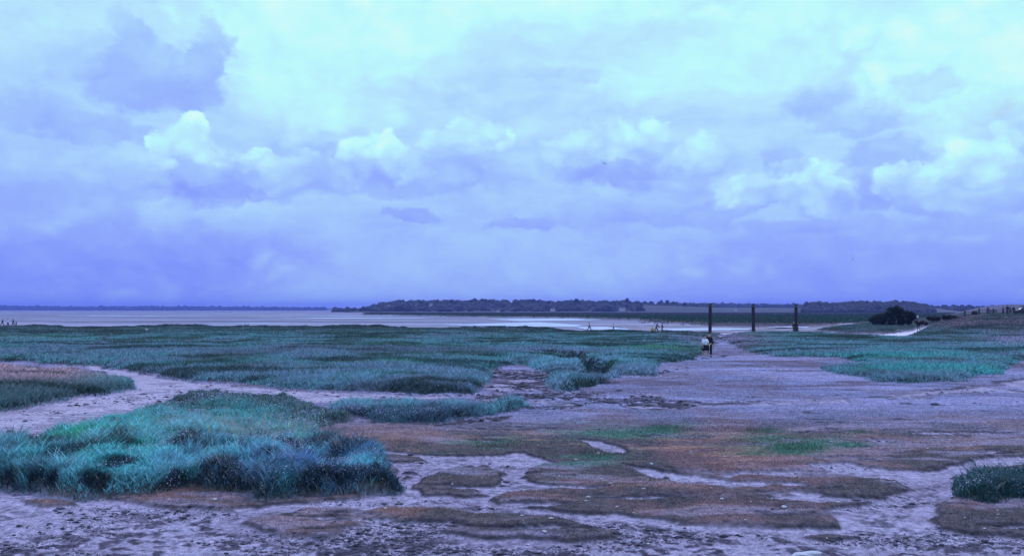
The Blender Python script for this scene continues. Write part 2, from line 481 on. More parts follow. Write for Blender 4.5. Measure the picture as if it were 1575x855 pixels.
def survey(X, Y):
    """heights, masks and albedo of the ground at points X, Y"""
    r = np.hypot(X, Y)
    front = Y > 1.0
    Ys = np.where(front, Y, 1.0)
    px = np.where(front, CX+X/Ys*F, np.where(X > 0, 6000, -6000))
    px = np.clip(px, -6000, 6000)
    py = np.where(front, HY+CAM_H*F/Ys, 3000)
    # jittered lookup so that outlines are ragged
    wa = np.clip(0.012*r, 0.12, 1.6)
    XW = X+(fbm(X, Y, 1.6, 4, .6, 1)-.5)*wa*2.0+(fbm(X, Y, .35, 2, .6, 12)-.5)*.22
    YW = Y+(fbm(X, Y, 1.6, 4, .6, 2)-.5)*wa*4.0+(fbm(X, Y, .35, 2, .6, 13)-.5)*.3
    S = lambda p, cap=4.0: sdf(XW, YW, p, cap)
    mud = S(MUDA, 2)
    for isl in ISLANDS:
        mud = np.minimum(mud, -S(isl, 2))
    for p in STREAMS: mud = np.maximum(mud, S(p, 2))
    scr = fbm(X*.38, Y, .8, 4, .6, 65)
    scz = np.exp(-((px-1235)/110)**2-((py-785)/20)**2)+.55*np.exp(-((px-1000)/420)**2-((py-775)/26)**2)+.4*np.exp(-((px-760)/400)**2-((py-725)/14)**2)+.5*np.exp(-((px-600)/420)**2-((py-803)/16)**2)
    mud = np.maximum(mud, (scr-.72+.19*np.clip(scz, 0, 1))*1.6)
    path = S(PATH1, 2)
    trail = S(TRAIL, 2)
    crack = np.full(X.shape, -2.0)
    for p in CRACK: crack = np.maximum(crack, S(p, 2))
    br = fbm(X, Y*.45, 1.5, 4, .6, 3)
    crk = sm(.42, .56, br)*sm(-.3, .5, crack)         # broken mud between turf rags
    trk = sm(-.4, .5, trail)*sm(.34, .5, br)
    m_mud = np.maximum.reduce([sm(-.14, .08, mud), sm(-.2, .1, path), crk, trk])
    gl = {'far': S(G_FAR, 6), 'right': S(G_RIGHT, 6), 'strip': S(G_STRIP), 'mound': S(G_MOUND)+(fbm(X, Y, 1.1, 3, .6, 75)-.5)*.9, 'rtuft': S(G_RTUFT), 'left': S(G_LEFT)}
    g_all = np.maximum.reduce(list(gl.values()))
    m_g = sm(-.15, .35, g_all)
    m_mud = m_mud*(1-sm(0.0, .3, g_all))
    # heights
    lump = fbm(X, Y, 3.0, 4, .5, 4)
    h = 0.058+0.05*(lump-.5)*2+.06*(fbm(X*.35, Y, .7, 4, .6, 63)-.5)+0.035*(fbm(X, Y, .5, 3, .55, 5)-.5)
    near_rough = sm(30, 12, r)
    rough = .6*fbm(X, Y*.8, .17, 4, .65, 6)+.4*np.abs(fbm(X*.7, Y, .4, 3, .6, 67)-.5)*2+.1
    hm = -0.03+0.018*(lump-.5)*2+(rough-.5)*(.045+.07*near_rough)*sm(-.1, .5, mud)+(rough-.5)*.02+(fbm(X*.6, Y, .9, 4, .6, 76)-.5)*.34*sm(-.3, .6, crack)
    h = h*(1-m_mud)+hm*m_mud
    big = fbm(X, Y, 14, 4, .55, 7)
    far_h = sm(-.2, .9, gl['far'])*(0.20+.22*sm(0, 5, gl['far']))+(big-.5)*.5*sm(1, 6, gl['far'])+(fbm(X, Y, 3.2, 3, .5, 62)-.5)*.34*sm(.3, 2, gl['far'])
    right_h = sm(-.2, .9, gl['right'])*(0.18+.15*sm(0, 5, gl['right']))+(big-.5)*.35*sm(1, 6, gl['right'])+(fbm(X, Y, 3.2, 3, .5, 62)-.5)*.25*sm(.3, 2, gl['right'])
    tuss = fbm(X, Y, .75, 3, .5, 61)
    hol = np.exp(-((px-440)/110)**2-((py-664)/13)**2)
    mound_h = sm(-.05, .4, gl['mound'])*(1-.6*hol)*(.24+.12*sm(0, 3.5, gl['mound'])+.46*(tuss-.45)*sm(0, .5, gl['mound'])+.25*(lump-.5))
    strip_h = sm(-.15, .4, gl['strip'])*(.12+.2*(tuss-.4))
    rt_h = sm(-.1, .45, gl['rtuft'])*(.14+.2*(tuss-.4))
    left_h = sm(-.1, .5, gl['left'])*(.15+.2*sm(0, 4, gl['left']))
    h = h+np.maximum.reduce([far_h, right_h, mound_h, strip_h, rt_h, left_h, np.zeros_like(X)])
    dips = np.zeros_like(X)
    for pts, w, dep in CREEKS:
        d = creek_d(XW, YW, pts)
        dips = np.maximum(dips, dep*sm(w*1.5, w*.35, d))
    h = h-dips
    # seaward: the marsh drops to the flats
    de = edge_depth(px)
    over = YW-de
    off = sm(0.0, 3.0, over)*(YW > 60)
    lvl = -1.05+.75*sm(1180, 1330, px)+.45*sm(120, 20, px)
    lvl = lvl+.55*sm(1150, 1212, px)*sm(1330, 1240, px)*sm(178, 160, Y)
    lvl = lvl*1.0+(fbm(X, Y, 9, 3, .5, 14)-.5)*.12*sm(1500, 400, r)
    h = h*(1-off)+lvl*off
    flat = off.copy()
    fb = np.maximum(sdf(XW, YW, FARBANK, 8), -8)
    isl = sdf(XW, YW, ISLET, 6)
    fbm_ = sm(-1.6, 1.6, fb+(fbm(X, Y, 9, 4, .6, 15)-.5)*12)*sm(150, 200, Y)
    h = h*(1-fbm_)+(0.0+.15*(big-.5))*fbm_
    islm = sm(-.6, 1.0, isl)
    h = h*(1-islm)+(0.25+.3*sm(0, 5, isl)+.3*(big-.5))*islm
    bp = sm(-.6, .4, sdf(XW, YW, BEACHP, 4))*(1-islm)
    h = h*(1-bp)+(-.12)*bp
    # dyke at right, with the fence along it, and a further embankment rising behind
    dk = sm(1395, 1520, px)*sm(112, 162, Y)*sm(240, 195, Y)
    h = np.maximum(h, 0)*sm(0, .02, dk)*0+h+(2.25-.0*h)*dk*(1+.06*(fbm(X, Y, 8, 3, .5, 8)-.5))
    em = sm(1405, 1555, px)*sm(275, 302, Y)*sm(345, 318, Y)
    h = h+4.9*em
    h = np.where(r > 9000, np.minimum(h, 0), h)
    veg = np.maximum(fbm_, islm)
    flat = flat*(1-veg)*(1-bp)*(1-sm(.02, .3, dk+em))
    peat_shade0 = 0
    peat_shade = np.where(g_all > -.1, 0, 1)*sm(.04, .3, m_mud)*sm(.96, .6, m_mud)  # dark soil rim of the turf steps, undercut shade put into its colour
    m_g = np.maximum(m_g*(1-off), np.maximum(islm, sm(.05, .4, dk)))*(1-bp)
    m_far = fbm_*(1-islm)*(1-sm(.05, .4, dk))
    # albedo
    def lerp(a, b, t): return a*(1-t[:, None])+np.array(b)*t[:, None]
    n1 = fbm(X, Y*.5, 7, 5, .55, 9); n2 = fbm(X, Y*.5, 2.2, 4, .6, 10); n3 = fbm(X, Y, .25, 3, .6, 11)
    n4 = fbm(X*.35, Y, .9, 4, .6, 63)
    turf = lerp(np.tile(np.array((.165, .104, .098)), (len(X), 1)), (.225, .135, .108), sm(.45, .65, n1)*sm(60, 25, r))
    turf = lerp(turf, (.085, .080, .075), sm(.45, .62, n2)*.8)
    turf = lerp(turf, (.275, .225, .265), sm(.48, .64, n4)*.75)
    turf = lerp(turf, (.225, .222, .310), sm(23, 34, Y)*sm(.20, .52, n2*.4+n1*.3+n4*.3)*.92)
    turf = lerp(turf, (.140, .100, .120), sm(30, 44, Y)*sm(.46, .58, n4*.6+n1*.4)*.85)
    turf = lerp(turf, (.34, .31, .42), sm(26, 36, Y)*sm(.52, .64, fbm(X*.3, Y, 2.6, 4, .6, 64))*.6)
    orange = np.exp(-((px-1110)/170)**2-((py-690)/28)**2)+.8*np.exp(-((px-800)/110)**2-((py-680)/16)**2)+.6*np.exp(-((px-1000)/160)**2-((py-765)/24)**2)+.5*np.exp(-((px-560)/160)**2-((py-800)/14)**2)
    turf = lerp(turf, (.33, .165, .105), np.clip(orange, 0, 1)*sm(.40, .58, n4)*.95)
    gs = np.zeros_like(X)
    n6 = fbm(X*.5, Y, 1.3, 4, .6, 68)
    for (a, b, c, d, s) in GREEN:
        gs = np.maximum(gs, s*np.exp(-((px-a)/(c*1.4))**2-((py-b)/(d*1.35))**2))
    turf = lerp(turf, (.050, .165, .105), sm(.15, .95, gs*.9+(n4-.5)*1.2+(n6-.5)*1.2)*.85*sm(.02, .2, gs))
    mudc = lerp(np.tile(np.array((.350, .300, .345)), (len(X), 1)), (.28, .235, .275), sm(.4, .66, n2*.5+n4*.5))
    n5 = fbm(X*.55, Y, .16, 3, .6, 66)
    mudc = lerp(mudc, (.075, .062, .075), np.maximum(sm(.52, .68, n3), sm(.56, .68, n5))*(.25+.75*near_rough)*sm(0, .5, mud)*sm(.34, .56, n2*.5+n4*.5+.12*sm(740, 840, py)))
    mudc = lerp(mudc, (.45, .38, .40), sm(0, .3, path)*.6)
    mudc = lerp(mudc, (.24, .20, .23), sm(.50, .62, fbm(X*.6, Y, .7, 4, .65, 69))*sm(0, .3, path)*.75)
    czone = sm(-.3, .6, crack)
    mudc = lerp(mudc, (.050, .040, .048), czone*sm(.50, .60, fbm(X*.45, Y, .95, 5, .65, 76))*.9)
    soil = lerp(np.tile(np.array((.045, .06, .045)), (len(X), 1)), (.03, .035, .035), sm(.4, .6, n2))
    flatc = lerp(np.tile(np.array((.20, .185, .225)), (len(X), 1)), (.145, .135, .18), sm(.42, .6, fbm(X*.25, Y, 26, 4, .55, 16)))
    flatc = lerp(flatc, (.27, .25, .31), sm(.55, .7, fbm(X*.2, Y, 40, 4, .55, 17)))
    flatc = lerp(flatc, (.085, .08, .105), sm(.56, .66, fbm(X*.12, Y, 22, 5, .6, 20))*.8)
    chan = sm(860, 960, px)*sm(1500, 1300, px)*sm(290, 240, Y)
    flatc = lerp(flatc, (.40, .34, .38), chan*.7)
    flatc = lerp(flatc, (.05, .042, .05), chan*sm(.46, .56, fbm(X*.22, Y, 3.2, 5, .62, 19)+.12*sm(195, 245, Y))*.85)
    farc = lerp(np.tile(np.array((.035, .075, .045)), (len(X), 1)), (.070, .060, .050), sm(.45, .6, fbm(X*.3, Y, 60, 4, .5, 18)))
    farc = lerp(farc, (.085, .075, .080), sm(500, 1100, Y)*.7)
    c = lerp(turf, (0, 0, 0), m_mud*0)
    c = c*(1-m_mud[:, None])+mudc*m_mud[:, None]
    c = c*(1-m_g[:, None])+soil*m_g[:, None]
    c = lerp(c, (.040, .033, .033), peat_shade*(.35+.5*sm(.4, .6, n2)))
    offm = (off*(1-m_g)*(1-m_far)*(1-sm(.05, .4, em)))[:, None]
    c = c*(1-offm)+flatc*offm
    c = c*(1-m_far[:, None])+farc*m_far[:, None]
    bank = sm(.05, .5, m_far)*sm(.97, .6, m_far)*sm(900, 300, Y)     # bare eroded earth of the far bank
    c = lerp(c, (.05, .035, .045), bank*.9)
    c = lerp(c, (.028, .046, .046), sm(.15, .5, dips))  # creek hollows: dark soil, deepened by shade put into the colour
    emb = sm(.1, .6, em)
    c = lerp(c, (.125, .115, .14), emb)
    c = lerp(c, (.62, .52, .52), bp*.9)
    blades = {'crack': czone, 'g': m_g*(1-.8*sm(.3, .75, dips)), 'dip': dips, 'farm': m_far, 'hgt': h, 'turf': (1-m_mud)*(1-m_g)*(1-off)*(1-m_far)*(1-bp)*(1-sm(.05, .2, dips))*(1-peat_shade), 'gl': gl, 'px': px, 'py': py,
              'n1': n1, 'n2': n2, 'gs': gs, 'orange': orange, 'edge': over, 'dyke': dk, 'islet': islm, 'off': off, 'bare': m_mud, 'wet': offm[:, 0], 'turfc': turf}
    return h, c, blades


# ------------------------------------------------------------------ ground sheet: a disc of rings, finest where the picture looks
ths = np.concatenate([np.linspace(-180, -48, 34)[:-1], np.linspace(-48, -33, 40)[:-1], np.linspace(-33, 33, 1000)[:-1], np.linspace(33, 48, 40)[:-1], np.linspace(48, 180, 34)[:-1]])
ths = np.radians(ths)
rr = [1.0, 2, 3.5, 5, 6.5, 8]
while rr[-1] < 36: rr.append(rr[-1]*1.0023)
while rr[-1] < 75: rr.append(rr[-1]*1.0038)
while rr[-1] < 260: rr.append(rr[-1]*1.0050)
while rr[-1] < 9500: rr.append(rr[-1]*1.03)
rr = np.array(rr)
nr, nth = len(rr), len(ths)
RR, TT = np.meshgrid(rr, ths, indexing='ij')
GXm = (RR*np.sin(TT)).ravel(); GYm = (RR*np.cos(TT)).ravel()
gh, gc, gb = survey(GXm, GYm)
GH = gh.reshape(nr, nth)
lr = np.log(rr)


def ground_z(X, Y):
    X = np.atleast_1d(np.asarray(X, float)); Y = np.atleast_1d(np.asarray(Y, float))
    r = np.clip(np.hypot(X, Y), rr[0], rr[-1]*.999); t = np.arctan2(X, Y)
    i = np.clip(np.searchsorted(rr, r)-1, 0, nr-2); j = np.clip(np.searchsorted(ths, t)-1, 0, nth-2)
    fr = np.clip((r-rr[i])/(rr[i+1]-rr[i]), 0, 1); ft = np.clip((t-ths[j])/(ths[j+1]-ths[j]), 0, 1)
    return (GH[i, j]*(1-fr)*(1-ft)+GH[i+1, j]*fr*(1-ft)+GH[i, j+1]*(1-fr)*ft+GH[i+1, j+1]*fr*ft)


def gz(x, y): return float(ground_z(x, y)[0])


ii, jj = np.meshgrid(np.arange(nr-1), np.arange(nth), indexing='ij')
j2 = (jj+1) % nth
quads = np.stack([ii*nth+jj, ii*nth+j2, (ii+1)*nth+j2, (ii+1)*nth+jj], -1).reshape(-1, 4)[:, ::-1]
V = np.stack([GXm, GYm, gh], -1)

mg = bpy.data.materials.new("marsh_ground"); mg.use_nodes = True
t = mg.node_tree; b = t.nodes['Principled BSDF']
at = t.nodes.new('ShaderNodeAttribute'); at.attribute_name = 'tint'
ab = t.nodes.new('ShaderNodeAttribute'); ab.attribute_name = 'bare'
geo = t.nodes.new('ShaderNodeNewGeometry')
nn = t.nodes.new('ShaderNodeTexNoise'); nn.inputs['Scale'].default_value = 7; nn.inputs['Detail'].default_value = 9; nn.inputs['Roughness'].default_value = .68
vo = t.nodes.new('ShaderNodeTexVoronoi'); vo.inputs['Scale'].default_value = 11; vo.feature = 'DISTANCE_TO_EDGE'
n2_ = t.nodes.new('ShaderNodeTexNoise'); n2_.inputs['Scale'].default_value = 34; n2_.inputs['Detail'].default_value = 5
for n in (nn, n2_): t.links.new(geo.outputs['Position'], n.inputs['Vector'])
vd = t.nodes.new('ShaderNodeVectorMath'); vd.operation = 'MULTIPLY_ADD'; vd.inputs[1].default_value = (.12, .12, .12)
t.links.new(nn.outputs[1], vd.inputs[0]); t.links.new(geo.outputs['Position'], vd.inputs[2]); t.links.new(vd.outputs[0], vo.inputs['Vector'])


def tm(t, op, a, b_=None, c=None):
    n = t.nodes.new('ShaderNodeMath'); n.operation = op
    for i, v in enumerate((a, b_, c)):
        if v is None: continue
        if isinstance(v, bpy.types.NodeSocket): t.links.new(v, n.inputs[i])
        else: n.inputs[i].default_value = v
    return n.outputs[0]


def tmr(t, v, a, b_, c, d):
    n = t.nodes.new('ShaderNodeMapRange')
    t.links.new(v, n.inputs[0])
    for i, q in enumerate((a, b_, c, d)): n.inputs[i+1].default_value = q
    return n.outputs[0]


f1 = tmr(t, nn.outputs[0], .32, .68, .5, 1.5)
f2 = tmr(t, n2_.outputs[0], .3, .7, .8, 1.2)
crk_ = tmr(t, vo.outputs[0], 0.0, .05, .62, 1.0)
crk2 = tm(t, 'ADD', tm(t, 'MULTIPLY', tm(t, 'SUBTRACT', crk_, 1.0), ab.outputs['Fac']), 1.0)
sc1 = tm(t, 'MULTIPLY', tm(t, 'MULTIPLY', f1, f2), crk2)
vm = t.nodes.new('ShaderNodeVectorMath'); vm.operation = 'SCALE'
t.links.new(at.outputs['Color'], vm.inputs[0]); t.links.new(sc1, vm.inputs['Scale'])
t.links.new(vm.outputs[0], b.inputs['Base Color'])
aw = t.nodes.new('ShaderNodeAttribute'); aw.attribute_name = 'wet'
t.links.new(tmr(t, aw.outputs['Fac'], 0, 1, .92, .65), b.inputs['Roughness'])
t.links.new(tmr(t, aw.outputs['Fac'], 0, 1, .02, .10), b.inputs['Specular IOR Level'])
bmpn = t.nodes.new('ShaderNodeBump'); bmpn.inputs['Strength'].default_value = .8; bmpn.inputs['Distance'].default_value = .05
hh = tm(t, 'ADD', nn.outputs[0], tm(t, 'MULTIPLY', n2_.outputs[0], .35))
t.links.new(hh, bmpn.inputs['Height']); t.links.new(bmpn.outputs[0], b.inputs['Normal'])
ground = np_mesh("ground", V, quads, mg, col=gc, smooth=True, extra={'bare': gb['bare'], 'wet': gb['wet']})
tag(ground, kind='structure')

# ------------------------------------------------------------------ water left on the flats
mw = bpy.data.materials.new("shallow_water"); mw.use_nodes = True
b = mw.node_tree.nodes['Principled BSDF']
b.inputs['Base Color'].default_value = (.42, .44, .55, 1); b.inputs['Roughness'].default_value = .22; b.inputs['Specular IOR Level'].default_value = .6
WV, WF = [], []
for poly in ([(400, 489.2), (520, 488.6), (680, 489.0), (640, 490.0), (500, 489.9)],
             [(0, 485.6), (180, 485.2), (330, 485.8), (620, 485.3), (600, 486.1), (200, 486.3)],
             [(250, 497.6), (400, 496.9), (520, 497.8), (400, 498.4)],
             [(30, 485), (60, 484.6), (90, 485.1)],
             [(690, 500.2), (745, 497.6), (830, 495.5), (860, 497.5), (900, 500.6), (880, 503), (800, 502)],
             [(880, 503), (930, 502.5), (970, 506), (960, 508.8), (900, 506.6)],
             [(750, 491), (900, 489.6), (960, 491), (880, 493), (800, 494)],
             [(660, 499), (720, 498.2), (700, 500)],
             [(1000, 505.5), (1060, 504.6), (1160, 505.6), (1150, 507.6), (1040, 508.4)],
             [(1180, 503), (1240, 501.2), (1300, 500.6), (1240, 504.4)]):
    z = -1.0 if poly[0][0] < 1170 else -.8
    pts = []
    n = len(poly)
    for i in range(n):
        a_, b_ = poly[i], poly[(i+1) % n]
        for k in range(14):
            f_ = k/14
            jx = rnd.uniform(-3, 3); jy = rnd.uniform(-.16, .16)
            pts.append(g0(a_[0]*(1-f_)+b_[0]*f_+jx, a_[1]*(1-f_)+b_[1]*f_+jy, z))
    base = len(WV)
    for x, y in pts: WV.append((x, y, z+.045))
    WF.append(list(range(base, base+len(pts))))
me = bpy.data.meshes.new("water"); me.from_pydata(WV, [], WF); me.update(); me.materials.append(mw)
wobj = bpy.data.objects.new("water", me); COL.objects.link(wobj); tag(wobj, kind='structure')


# ================================================================== grass
def blades(name, X, Y, hgt, wid, lean, col, tipcol=None, segs=2, mat=None, z_off=-0.01, wind=(0.25, 0.0)):
    n = len(X)
    Z = ground_z(X, Y)+z_off
    th = rng.uniform(0, 2*math.pi, n)
    ux, uy = np.cos(th), np.sin(th)
    ld = rng.uniform(0, 2*math.pi, n)
    lx = np.cos(ld)*lean*hgt+wind[0]*hgt*rng.uniform(0, 1, n); ly = np.sin(ld)*lean*hgt+wind[1]*hgt
    w = wid*.5
    if segs == 2:
        Vv = np.empty((n, 5, 3), np.float32)
        Vv[:, 0] = np.stack([X-ux*w, Y-uy*w, Z], -1); Vv[:, 1] = np.stack([X+ux*w, Y+uy*w, Z], -1)
        mx_, my_ = X+lx*.35, Y+ly*.35
        Vv[:, 2] = np.stack([mx_-ux*w*.8, my_-uy*w*.8, Z+hgt*.6], -1); Vv[:, 3] = np.stack([mx_+ux*w*.8, my_+uy*w*.8, Z+hgt*.6], -1)
        Vv[:, 4] = np.stack([X+lx, Y+ly, Z+hgt], -1)
        b0 = (np.arange(n)*5)[:, None]
        Fc = np.concatenate([b0+[0, 1, 3], b0+[0, 3, 2], b0+[2, 3, 4]], 0)
        k = 5
    else:
        Vv = np.empty((n, 3, 3), np.float32)
        Vv[:, 0] = np.stack([X-ux*w, Y-uy*w, Z], -1); Vv[:, 1] = np.stack([X+ux*w, Y+uy*w, Z], -1)
        Vv[:, 2] = np.stack([X+lx, Y+ly, Z+hgt], -1)
        b0 = (np.arange(n)*3)[:, None]
        Fc = b0+[0, 1, 2]
        k = 3
    C = np.repeat(col[:, None, :], k, 1)
    if tipcol is not None: C[:, -1] = tipcol
    return np_mesh(name, Vv.reshape(-1, 3), Fc, mat, col=C.reshape(-1, 3))


def scatter(n, r0, r1, a=37):
    r = np.exp(rng.uniform(math.log(r0), math.log(r1), n)); th = np.radians(rng.uniform(-a, a, n))
    return r*np.sin(th), r*np.cos(th)


m_blade = mat_tint("grass_blades", .35, .8)
m_turf = mat_tint("turf_blades", .25, .9)


def mixc(a, b, t): return a*(1-t[:, None])+np.array(b)*t[:, None]


def pick(bl, k):
    out = {}
    for q, v in bl.items():
        out[q] = {a: b_[k] for a, b_ in v.items()} if isinstance(v, dict) else v[k]
    return out


def blob(bl, x, y, sx, sy): return np.exp(-((bl['px']-x)/sx)**2-((bl['py']-y)/sy)**2)


NG = 2100000
X, Y = scatter(NG, 12.0, 262)
Xn, Yn = scatter(900000, 15.5, 44, 33)                  # the near mounds are denser
kn = (Xn < 1.5) | (Xn > 7.5)
Xn, Yn = Xn[kn], Yn[kn]
X = np.concatenate([X, Xn]); Y = np.concatenate([Y, Yn])
extra_ = np.arange(len(X)) >= NG
h_, c_, bl = survey(X, Y)
dens = rng.random(len(X))
patch = bl['n2']*.6+bl['n1']*.4

# --- marsh grass and sea lavender
gapn = sm(.56, .68, fbm(X, Y, .55, 3, .6, 74))*sm(0, -.1, -bl['gl']['mound']+.0)
k = np.nonzero(dens < bl['g']*(1-.75*gapn))[0]
gx, gy, B = X[k], Y[k], pick(bl, k)
rg = np.hypot(gx, gy)
n1, n2 = B['n1'], B['n2']
fine = rng.random(len(gx))
nn1 = fbm(gx, gy*.6, 4.5, 4, .6, 21); nn2 = fbm(gx, gy*.7, 1.1, 3, .6, 22)
inm = sm(-.1, .1, B['gl']['mound']); ins = sm(-.1, .1, B['gl']['strip']); inr = sm(-.1, .1, B['gl']['rtuft']); inl = sm(-.1, .1, B['gl']['left'])
col = np.tile(np.array((.060, .150, .105)), (len(gx), 1))
col = mixc(col, (.105, .275, .235), sm(.38, .6, nn1))
col = mixc(col, (.200, .250, .290), sm(.50, .66, nn2*.5+n1*.5)*.75)
col = mixc(col, (.045, .105, .060), sm(.52, .66, 1-nn1)*.8)
# the seaward half is duller, the right-hand meadow greener
col = mixc(col, (.070, .105, .085), sm(528, 508, B['py'])*.75)
dkn = fbm(gx*.5, gy, 7, 4, .6, 73)
dyc = mixc(np.tile(np.array((.125, .110, .105)), (len(gx), 1)), (.060, .120, .070), sm(.46, .58, dkn))
dyc = mixc(dyc, (.26, .17, .19), sm(.40, .6, dkn)*blob(B, 1462, 507, 50, 16)*.9)
dkk = sm(.08, .35, B['dyke'])[:, None]
col = col*(1-dkk)+dyc*dkk
col = mixc(col, (.080, .330, .260), sm(1180, 1330, B['px'])*sm(520, 550, B['py'])*sm(604, 594, B['py'])*sm(.3, .5, nn1)*.9)
col = mixc(col, (.170, .370, .360), np.clip(blob(B, 640, 592, 260, 16)+1.4*blob(B, 900, 570, 110, 26), 0, 1)*sm(.36, .54, nn2)*.75)
col = mixc(col, (.34, .27, .34), blob(B, 1120, 528, 60, 12)*.8+blob(B, 1560, 528, 60, 10)*.7)
col = mixc(col, (.065, .25, .10), np.clip(blob(B, 590, 571, 70, 4)+blob(B, 1010, 542, 60, 6)+blob(B, 30, 525, 80, 6)*.4, 0, 1)*.8)
# left bank: pinkish dry seed heads on top
pinkg = inl*np.clip((blob(B, 0, 572, 140, 20)+blob(B, 40, 595, 80, 14)*.6)*1.7, 0, 1)*sm(.05, .35, nn2*.6+fine*.4)
col = mixc(col, (.42, .30, .27), pinkg)
col = mixc(col, (.07, .10, .08), inl*sm(588, 610, B['py'])*.7)
# the mound
mc = np.tile(np.array((.095, .165, .135)), (len(gx), 1))
mc = mixc(mc, (.085, .420, .330), sm(636, 682, B['py']+(nn1-.5)*50))
mc = mixc(mc, (.040, .380, .130), np.clip(blob(B, 130, 712, 130, 16)+blob(B, 560, 690, 60, 8)+blob(B, 350, 735, 50, 12)*.7, 0, 1)*.85)
mc = mixc(mc, (.200, .340, .360), sm(.46, .62, nn2)*.6*sm(650, 690, B['py']))
mc = mixc(mc, (.120, .210, .400), blob(B, 500, 742, 190, 24)*.9*sm(.35, .6, nn2*.5+fine*.5))
mc = mixc(mc, (.360, .400, .300), blob(B, 370, 690, 110, 22)*sm(.4, .7, fine)*.8)
front = sm(.75, .15, B['gl']['mound'])*sm(715, 730, B['py'])  # mound's front edge: its shade is put into the blade colour
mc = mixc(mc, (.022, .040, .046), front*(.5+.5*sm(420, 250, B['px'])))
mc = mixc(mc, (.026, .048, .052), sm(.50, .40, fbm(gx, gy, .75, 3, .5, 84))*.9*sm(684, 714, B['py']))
mc = mixc(mc, (.20, .56, .48), sm(.54, .66, fbm(gx, gy, .75, 3, .5, 84))*.6*sm(664, 700, B['py']))
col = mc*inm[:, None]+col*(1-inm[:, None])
col = mixc(col, (.120, .290, .280), ins*sm(.35, .55, nn2))
col = mixc(col, (.120, .190, .250), ins*sm(637, 645, B['py'])*.6)
col = mixc(col, (.090, .310, .290), inr*.75)
col = mixc(col, (.170, .225, .260), sm(.40, .62, fbm(gx*.4, gy, 5, 4, .6, 71))*(1-inm)*(1-inl)*sm(520, 545, B['py'])*.6)
col = mixc(col, (.025, .055, .040), sm(.54, .64, fbm(gx*.4, gy, 3.2, 4, .6, 72))*(1-inm)*.8)
col = col*np.array((1.55, 1.40, 1.60))*(.45+.95*rng.random(len(gx))**1.6*1.25)[:, None]
hgt = (.13+.10*nn1)*(1-.35*sm(50, 90, rg))
hgt = np.where(inm > .5, .10+.13*sm(.3, .7, nn2)*sm(600, 690, B['py'])+.07*sm(.5, .7, nn1), hgt)
hgt = np.where(inm > .5, hgt*(.72+.5*sm(660, 700, B['py'])), hgt)
hgt = np.where(ins > .5, .15+.14*nn2, hgt)
hgt = np.where(inr > .5, .13+.14*nn2, hgt)
hgt = hgt*(.45+.75*rng.random(len(gx))+.7*(rng.random(len(gx)) < .05))*(.8+.5*nn2)
hgt = hgt*(1-.7*sm(.1, .35, B['dip']))
hgt = np.where(B['dyke'] > .3, hgt*1.3, hgt)
edge_g = np.maximum.reduce(list(B['gl'].values()))
hgt = hgt*(.55+.45*sm(-.1, .5, edge_g))
# taller dark purslane along the seaward lip
lip = sm(-9, -3, B['edge'])*(B['edge'] < 2.5)*sm(1150, 1050, B['px'])*sm(-10, 60, B['px'])
hgt = hgt+lip*(.0+.3*sm(.4, .7, fbm(gx, gy, 6, 3, .6, 25)))
col = mixc(col, (.020, .040, .026), lip*.85)
sb_ = ins*sm(.35, .6, nn2)
col = mixc(col, (.26, .62, .60), sb_*(rng.random(len(gx)) < .6)*.8)
col = mixc(col, (.03, .05, .07), ins*sm(640, 646, B['py'])*.6)
dead = rng.random(len(gx)) < (.02+.05*sm(.5, .7, nn2))*(1+inm)
col[dead] = np.array((.42, .36, .30))*rng.uniform(.4, 1.1, (int(dead.sum()), 1))
wid = .016*np.clip(rg/17, .8, 30)**.95*rng.uniform(.6, 1.5, len(gx))
near = rg < 46
m_kw = dict(lean=.8, mat=m_blade)
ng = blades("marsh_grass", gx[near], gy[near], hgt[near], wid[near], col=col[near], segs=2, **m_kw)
tag(ng, 'dense teal and blue-green marsh grass covering the near banks and mounds', 'grass', kind='stuff')
fg = blades("marsh_grass", gx[~near], gy[~near], hgt[~near], wid[~near]*1.5, col=col[~near], segs=1, **m_kw)
tag(fg, 'wide meadow of dull blue-green saltmarsh grass running back to the tidal flats', 'grass', kind='stuff')

# --- rough grass of the far bank beyond the channel
X3 = rng.uniform(-.52, .62, 90000); Y3 = np.exp(rng.uniform(math.log(185), math.log(1000), 90000)); X3 = X3*Y3
_, c3, b3 = survey(X3, Y3)
k = np.nonzero(rng.random(len(X3)) < b3['farm']*(b3['dyke'] < .1))[0]
fh = .25*np.clip(Y3[k]/250, 1, 3)**.6*(.5+1.3*fbm(X3[k], Y3[k], 14, 4, .6, 81))
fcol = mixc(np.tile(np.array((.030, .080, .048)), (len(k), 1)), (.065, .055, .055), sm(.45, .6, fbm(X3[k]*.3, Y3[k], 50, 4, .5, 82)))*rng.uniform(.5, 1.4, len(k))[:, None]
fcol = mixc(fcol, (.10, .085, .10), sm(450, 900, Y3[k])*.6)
fb_ = blades("far_marsh_grass", X3[k], Y3[k], fh, .5*Y3[k]/250, .6, fcol, segs=1, mat=m_blade)
tag(fb_, 'rough dark green marsh on the far bank of the tidal channel', 'grass', kind='stuff')

